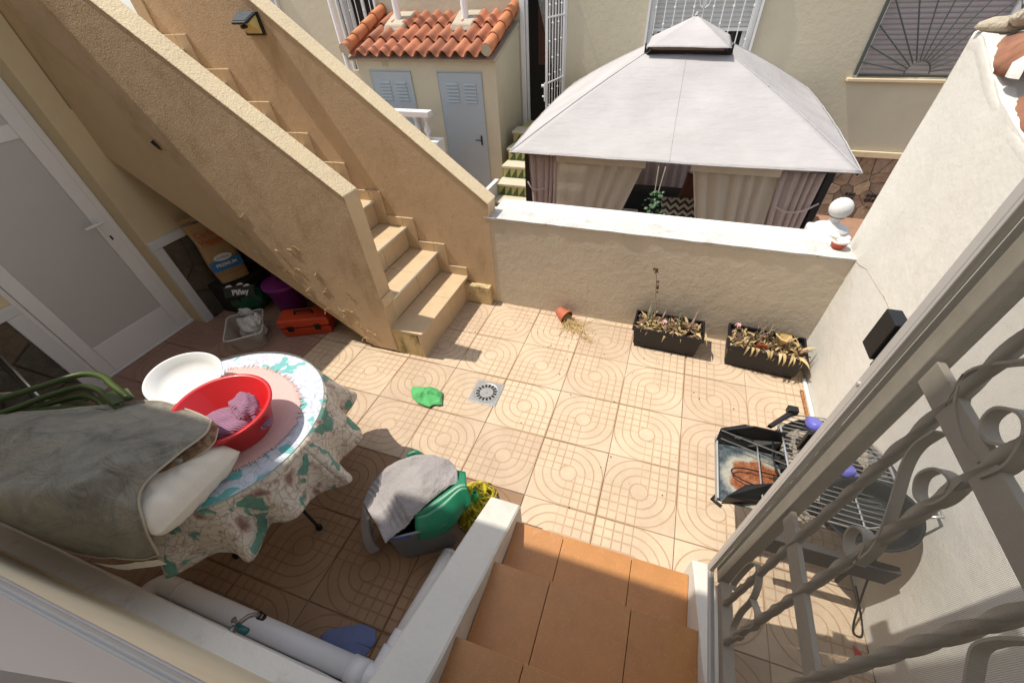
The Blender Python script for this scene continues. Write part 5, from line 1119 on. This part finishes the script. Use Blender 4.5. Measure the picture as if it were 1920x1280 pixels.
Q = [rrect(.135, .10, 0), rrect(.165, .125, .14), rrect(.178, .138, .143), rrect(.178, .138, .150), rrect(.165, .125, .150)]
n_ = 20; b.add([v for r_ in Q for v in r_], [(i*n_+k, i*n_+(k+1) % n_, (i+1)*n_+(k+1) % n_, (i+1)*n_+k) for i in range(4) for k in range(n_)]+[tuple(range(n_-1, -1, -1))]); b.build('tub', 'tub', tu)
MB().tube([p for p in rrect(.175, .135, .150)]+[rrect(.175, .135, .150)[0]], .005, 6).build('rim', 'plt', tu, smooth=True)
cbg = lump('carrier_bag', 'polybag', (-2.13, -.13, .10), (.11, .085, .10), -.5, 3, 'white carrier bag with green print inside the translucent tub', 'bag', amp=.4)
lump('bag_handle', 'polybag', (-2.20, -.07, .19), (.06, .018, .035), .3, 8, parent=cbg, amp=.5); lump('bag_handle', 'polybag', (-2.06, -.10, .18), (.05, .03, .04), -.9, 9, parent=cbg, amp=.5)
pm_ = Matrix.Translation((-2.10, -.215, .12)) @ Matrix.Rotation(R(-20), 4, 'Z') @ Matrix.Rotation(R(-58), 4, 'X')
MB().lathe([(.022, .0), (.030, .001), (.030, .0)], 20, mat=pm_, sx=.8, sy=1.5).build('green_print', 'greenink', cbg); MB().box(-.012, .012, -.02, .012, 0, .002, pm_).build('green_print', 'greenink', cbg)
pb = thing('lidded_bin', 'purple lidded bin in the dark under the stairs', 'bin', (-2.10, .26, 0))
MB().lathe([(.001, 0), (.10, 0), (.105, .01), (.132, .27), (.14, .275)], 36, c=(-2.105, .265, 0)).build('bin', 'magenta', pb, smooth=True)
MB().lathe([(.148, .270), (.150, .288), (.142, .296), (.125, .292), (.11, .302), (.04, .312), (.001, .313)], 36, c=(-2.105, .265, 0)).build('lid', 'magenta', pb, smooth=True)
MB().lathe([(.001, .022), (.018, .020), (.02, .01), (.014, 0)], 14, c=(-2.105, .265, .313)).build('knob', 'black', pb, smooth=True)
# charcoal sack
ks = thing('charcoal_sack', 'brown paper sack with orange and blue print against the left wall', 'sack', (-2.62, .25, .2))
km = Matrix.Translation((-2.575, .235, .27)) @ Matrix.Rotation(R(64), 4, 'Z') @ Matrix.Rotation(R(-8), 4, 'X')
b = MB(); rows = []
for j in range(15):
    v = j/14; z = .48*v; wx = .118*(1-.05*math.cos(v*9)); dy = .065*(1-.75*v**3); row = []
    for k in range(25):
        a = 2*math.pi*k/24; cx_, sx_ = math.cos(a), math.sin(a); sg = lambda q: math.copysign(abs(q)**.55, q)
        row.append(km @ Vector((wx*sg(cx_)+.004*noise.noise(Vector((a, v*5, 0))), dy*sg(sx_)+.008*noise.noise(Vector((a*2, v*6, 4))), z)))
    rows.append(row)
b.grid(rows); b.build('sack', 'kraft', ks, smooth=True)
MB().box(-.128, .128, -.008, .008, .498, .53, km).build('top_fold', 'kraft', ks, bevel=.004)
boxo('pallet', 'dark', ks, -2.74, -2.44, .08, .45, .0, .265)
kr = km.to_euler()
def onbag(mm, x, z, y=-.072): return mm @ Vector((x, y, z))
def bagtext(s_, size, mat, mm, x, z, parent, y=-.074, bold=0):
    rt = (mm @ Matrix.Rotation(R(90), 4, 'X')).to_euler(); return text(s_, size, mat, parent, onbag(mm, x, z, y), rt, bold=bold)
bagtext('Carbón', .062, 'orangeink', km, 0, .385, ks, bold=.001); bagtext('Vegetal', .062, 'orangeink', km, 0, .325, ks, bold=.001)
MB().box(-.12, .12, -.0745, -.072, .312, .314, km).build('printed_rule', 'orangeink', ks)
MB().box(-.115, .115, -.075, -.072, .105, .185, km).build('blue_panel', 'blueink', ks); 
MB().lathe([(.001, .0), (.045, .0), (.045, .002), (.001, .002)], 24, mat=km @ Matrix.Translation((0, -.075, .205)) @ Matrix.Rotation(R(90), 4, 'X'), sx=1.5, sy=.62).build('white_oval', 'whiteink', ks)
bagtext('La Palma', .026, 'blueink', km, 0, .197, ks, -.0785); bagtext('PREMIUM', .038, 'whiteink', km, 0, .135, ks, -.0765, .0008)
MB().box(-.12, .12, -.0745, -.072, .068, .071, km).build('printed_rule', 'orangeink', ks)
gb = lump('compost_bag', 'gbag', (-2.47, .19, .11), (.14, .12, .11), .5, 4, 'black and green bag lettered in white beside the purple bin', 'bag', amp=.2)
gm = Matrix.Translation((-2.44, .165, .10)) @ Matrix.Rotation(R(28), 4, 'Z') @ Matrix.Rotation(R(-35), 4, 'X')
MB().box(-.12, .12, -.150, -.140, .03, .12, gm).build('black_band', 'darkbag', gb, bevel=.004); bagtext('Piñay', .062, 'whiteink', gm, .01, .05, gb, -.1525, .0018)
for k, (u, v) in enumerate(((-.07, .115), (.02, .125), (.07, .11))): MB().prism('y', [(u-.03, v), (u+.03, v+.004), (u+.012, v+.02), (u-.014, v+.014)], -.1535, -.150, gm).build('white_splash', 'whiteink', gb)
# ---------------------------------------------------------------- barbecue
bb = thing('barbecue', 'black tray barbecue with rusty plate, side shields and wire grate', 'barbecue', (1.6, -.6, 0))
ZB = .44
MB().box(1.275, 1.93, -.79, -.455, ZB-.006, ZB).build('ash_tray', 'rust', bb)
b = MB(); b.box(1.272, 1.278, -.79, -.454, ZB-.02, ZB+.012); b.tube([(1.275, -.79, ZB+.012), (1.275, -.454, ZB+.012)], .005, 8); b.build('tray_lip', 'galv', bb)
MB().prism('y', [(1.278, ZB), (1.55, ZB), (1.53, ZB+.125), (1.40, ZB+.125), (1.30, ZB+.06)], -.454, -.448).build('side_shield', 'black', bb)
fb, ft_, rb, rt = [(1.296, -0.79, 0.42), (1.483, -0.742, 0.42), (1.61, -0.698, 0.42)], [(1.286, -0.813, 0.52), (1.363, -0.736, 0.52), (1.481, -0.692, 0.52), (1.595, -0.652, 0.52)], [(1.267, -0.496, 0.45), (1.405, -0.485, 0.45), (1.517, -0.487, 0.45)], [(1.279, -0.447, 0.5), (1.389, -0.391, 0.5), (1.466, -0.403, 0.5), (1.535, -0.457, 0.5)]
MB().add(fb+ft_[::-1], [tuple(range(7))]).build('front_shield', 'black', bb, solid=.003)
MB().add(rb+rt[::-1], [tuple(range(7))]).build('rear_shield', 'black', bb, solid=.003)
MB().box(1.345, 1.372, -.470, -.466, ZB+.035, ZB+.05).build('maker_plate', 'galv', bb)
b = MB(); b.tube([(1.28, -.46, ZB+.06), (1.70, -.56, ZB+.06)], .003, 6); b.tube([(1.28, -.50, ZB+.05), (1.70, -.60, ZB+.05)], .0025, 6); b.tube([(1.435, -.50, ZB+.05), (1.435, -.80, ZB+.05)], .003, 6); b.build('support_wires', 'chrome', bb)
b = MB(); b.tube(smoothline([(1.60, -.62, ZB+.03), (1.40, -.62, ZB+.03), (1.335, -.635, ZB+.03), (1.335, -.665, ZB+.03), (1.40, -.69, ZB+.03), (1.6, -.72, ZB+.03)], 24), .003, 6); b.build('hook_wire', 'black', bb)
MB().hexa([(1.47, -.40, ZB+.08), (1.49, -.405, ZB+.08), (1.585, -.31, ZB+.10), (1.565, -.30, ZB+.10)], [(1.47, -.40, ZB+.10), (1.49, -.405, ZB+.10), (1.585, -.31, ZB+.12), (1.565, -.30, ZB+.12)]).build('hinge_arm', 'black', bb, bevel=.003)
MB().box(1.555, 1.60, -.315, -.28, ZB+.10, ZB+.135).build('grip', 'black', bb, bevel=.005)
MB().tube([(1.30, -.80, ZB-.03), (1.262, -.775, ZB-.03), (1.285, -.745, ZB-.03)], .008, 6).build('front_handle', 'black', bb)
kc = (1.735, -.535, 0)
MB().lathe([(.001, .36), (.14, .37), (.23, .41), (.265, .49), (.275, .50), (.268, .50), (.225, .42), (.13, .385), (.001, .38)], 40, c=kc, sx=.90, sy=.98).build('fire_bowl', 'black', bb, smooth=True)
rows = [[(1.545+.36*i/30, -.80+.50*j/30, ZB+.018+.02*noise.fractal(Vector((i*.35, j*.35, 1)), 1, 2, 3)) for i in range(31)] for j in range(31)]
MB().grid(rows).build('ash_bed', 'ash', bb)
random.seed(8)
for k in range(46):
    x, y = random.uniform(1.50, 1.85), random.uniform(-.78, -.38); s_ = random.uniform(.010, .024); lump('charcoal', 'coal', (x, y, ZB+.035), (s_, s_*.8, s_*.7), random.uniform(0, 3), k, parent=bb, amp=.5)
GZ = .535; G0 = [(1.525, -.36), (1.60, -.30), (1.72, -.285), (1.86, -.33), (1.925, -.44), (1.935, -.62), (1.88, -.76), (1.74, -.82), (1.58, -.815), (1.535, -.78)]
gt = thing('wire_grate', 'chromed wire cooking grate lying over the barbecue embers', 'grate', (1.73, -.55, GZ))
MB().tube([(x, y, GZ) for x, y in G0+G0[:1]], .0042, 6).build('outer_wire', 'chrome', gt)
yy = -.79
while yy < -.30:
    xs = []
    for i in range(len(G0)):
        (xa, ya), (xb, yb_) = G0[i], G0[(i+1) % len(G0)]
        if (ya-yy)*(yb_-yy) < 0: xs.append(xa+(xb-xa)*(yy-ya)/(yb_-ya))
    if len(xs) == 2: MB().tube([(min(xs), yy, GZ), (max(xs), yy-.012, GZ)], .0023, 5).build('wire', 'chrome', gt)
    yy += .0235
MB().tube([(1.75, -.28, GZ-.005), (1.77, -.82, GZ-.005)], .004, 6).build('cross_wire', 'chrome', gt)
for (x, y) in ((1.52, -.50), (1.52, -.76), (1.88, -.45), (1.88, -.78)): MB().tube([(x, y, ZB-.01), (x+(.03 if x < 1.5 else .04), y+(.03 if y > -.6 else .0), .0)], .009, 8).build('leg', 'black', bb)
MB().box(1.47, 1.91, -.90, -.87, .33, .44).build('front_panel', 'bbqgrey', bb, bevel=.003)
def cup(c, rot, label):
    cmx = Matrix.Translation(c) @ Matrix.Rotation(rot, 4, 'Z') @ Matrix.Rotation(R(80), 4, 'X'); o = thing('violet_cup', label, 'cup', c)
    MB().lathe([(.001, 0), (.034, 0), (.036, .01), (.036, .055), (.041, .058), (.041, .064), (.033, .064), (.032, .01), (.001, .008)], 28, mat=cmx).build('cup', 'purple', o, smooth=True); MB().box(.034, .060, -.012, .012, .030, .055, cmx).build('handle', 'purple', o, bevel=.004)
def knob(c, rot, label):
    cmx = Matrix.Translation(c) @ Matrix.Rotation(rot, 4, 'Z') @ Matrix.Rotation(R(-28), 4, 'X'); o = thing('violet_cup', label, 'cup', c, 'violet plastic cups on the wire grate')
    MB().lathe([(.001, .0), (.036, .0), (.040, .006), (.040, .03), (.034, .036), (.001, .034)], 28, mat=cmx, sx=.9, sy=1.3).build('cup', 'purple', o, smooth=True); MB().box(.03, .05, -.03, .03, 0, .02, cmx).build('handle', 'purple', o, bevel=.006)
knob((1.66, -.36, GZ+.005), R(-20), 'violet plastic cup on the far edge of the wire grate'); knob((1.735, -.575, GZ+.005), R(-20), 'violet plastic cup in the middle of the wire grate')
pn = thing('cooking_pan', 'dark metal pan with bright rim on the barbecue behind the door grille', 'pan', (1.79, -.78, .5))
pmx = Matrix.Translation((1.80, -.755, .50)) @ Matrix.Rotation(R(-20), 4, 'Y')
MB().lathe([(.001, 0), (.09, .003), (.125, .03), (.145, .075), (.152, .078), (.150, .082), (.14, .078), (.118, .036), (.085, .010), (.001, .008)], 40, mat=pmx).build('pan', 'pan', pn, smooth=True)
MB().tube([pmx @ Vector(q) for q in ((.145, 0, .07), (.20, .0, .085), (.20, .05, .085), (.14, .05, .07))], .006, 8).build('handle', 'chrome', pn, smooth=True)
wk = MB().tube(smoothline([(1.86, -.84, .4), (1.90, -.9, .2), (1.93, -.98, .03), (1.97, -.99, .01), (1.98, -.92, .02), (1.97, -.8, .05)], 24), .004, 6).build('dangling_cable', 'black'); tag(wk, 'thin dark cable hanging from the barbecue to the wall foot', 'cable')
# ---------------------------------------------------------------- open entrance door: insect screen and wrought grille
X = 1.22
sd_ = thing('screen_door', 'open entrance door with insect screen and beige wrought iron grille', 'door', (X, -1.5, .5))
Y0, Y1, Zb, Zt = -1.098, -1.90, .50, 2.62
b = MB(); b.box(X, X+.020, Y0-.020, Y0, Zb, Zt); b.build('screen_stile', 'alu', sd_, bevel=.002)
MB().box(X, X+.014, Y0-.028, Y0-.0205, Zb+.018, Zt).build('inner_lip', 'alu', sd_, bevel=.0015)
MB().box(X, X+.018, Y1, Y0-.0205, Zb, Zb+.017).build('screen_rail', 'alu', sd_, bevel=.002)
MB().box(X, X+.018, Y1, Y0-.0205, Zt-.02, Zt).build('screen_rail', 'alu', sd_, bevel=.002)
MB().add([(X+.007, Y1, Zb+.017), (X+.007, Y0-.024, Zb+.017), (X+.007, Y0-.024, Zt), (X+.007, Y1, Zt)], [(0, 1, 2, 3)]).build('insect_mesh', 'screen', sd_)
XG = X+.032
MB().box(XG-.005, XG+.03, -1.158, -1.106, Zb+.02, Zt).build('stile', 'grille', sd_, bevel=.002)
MB().box(XG-.005, XG+.03, Y1, -1.166, Zb+.02, Zb+.062).build('rail', 'grille', sd_, bevel=.002)
for z in (1.04, 1.555, 2.05): MB().box(XG+.0, XG+.012, Y1, -1.166, z, z+.052 if z < 1.5 else z+.046).build('rail', 'grille', sd_, bevel=.0015)
for y in (-1.235, -1.345, -1.50, -1.62, -1.74): MB().twist((XG+.006, y, Zb+.062), (XG+.006, y, 2.05), .0112, 5.0, 200).build('twisted_bar', 'grille', sd_, smooth=True)
SC = {
 'a': [(-1.347, 1.316), (-1.351, 1.3), (-1.348, 1.277), (-1.328, 1.269), (-1.307, 1.28), (-1.303, 1.307), (-1.322, 1.329), (-1.345, 1.325), (-1.362, 1.295)],
 'a2': [(-1.362, 1.285), (-1.354, 1.348), (-1.314, 1.409), (-1.271, 1.462), (-1.256, 1.5), (-1.26, 1.545)],
 'b': [(-1.346, 1.518), (-1.335, 1.533), (-1.309, 1.518), (-1.302, 1.486), (-1.323, 1.468), (-1.346, 1.479), (-1.353, 1.511), (-1.347, 1.55)],
 'c': [(-1.239, 1.579), (-1.223, 1.626), (-1.237, 1.66), (-1.267, 1.697), (-1.31, 1.76)],
 'd': [(-1.34, 1.621), (-1.321, 1.607), (-1.297, 1.614), (-1.293, 1.636), (-1.31, 1.653), (-1.327, 1.657), (-1.345, 1.645), (-1.361, 1.612), (-1.357, 1.575)],
 'e': [(-1.221, 1.627), (-1.249, 1.594), (-1.3, 1.578), (-1.34, 1.583)],
 'f': [(-1.23, 0.739), (-1.228, 0.673), (-1.202, 0.648), (-1.193, 0.719), (-1.193, 0.807), (-1.218, 0.855), (-1.261, 0.84), (-1.286, 0.79), (-1.295, 0.704), (-1.319, 0.635), (-1.352, 0.645), (-1.355, 0.695)],
 'g': [(-1.288, 0.801), (-1.332, 0.825), (-1.355, 0.799), (-1.347, 0.733)],
 'h': [(-1.527, 1.534), (-1.52, 1.498), (-1.522, 1.466), (-1.543, 1.444), (-1.557, 1.43), (-1.58, 1.38)]}
for k, v in SC.items():
    pts = [(p.x, p.y) for p in smoothline([(a_, c_, 0) for a_, c_ in v], 44)]; MB().strap(pts, XG-.003, XG+.015, .004).build('scroll', 'grille', sd_)
for z, l in ((1.515, .105), (1.225, .085)):
    b = MB(); b.box(X+.002, X+.018, Y0+.001, Y0+.006, z, z+l); b.box(X-.004, X+.020, Y0+.006, Y0+(.056 if z > 1.5 else .018), z+.012, z+l-.014); b.build('lock_body', 'black', sd_, bevel=.002)
MB().lathe([(.001, .004), (.004, .003), (.005, 0)], 10, mat=Matrix.Translation((X-.0, Y0-.01, 1.48)) @ Matrix.Rotation(R(-90), 4, 'Y')).build('screw', 'alu', sd_)
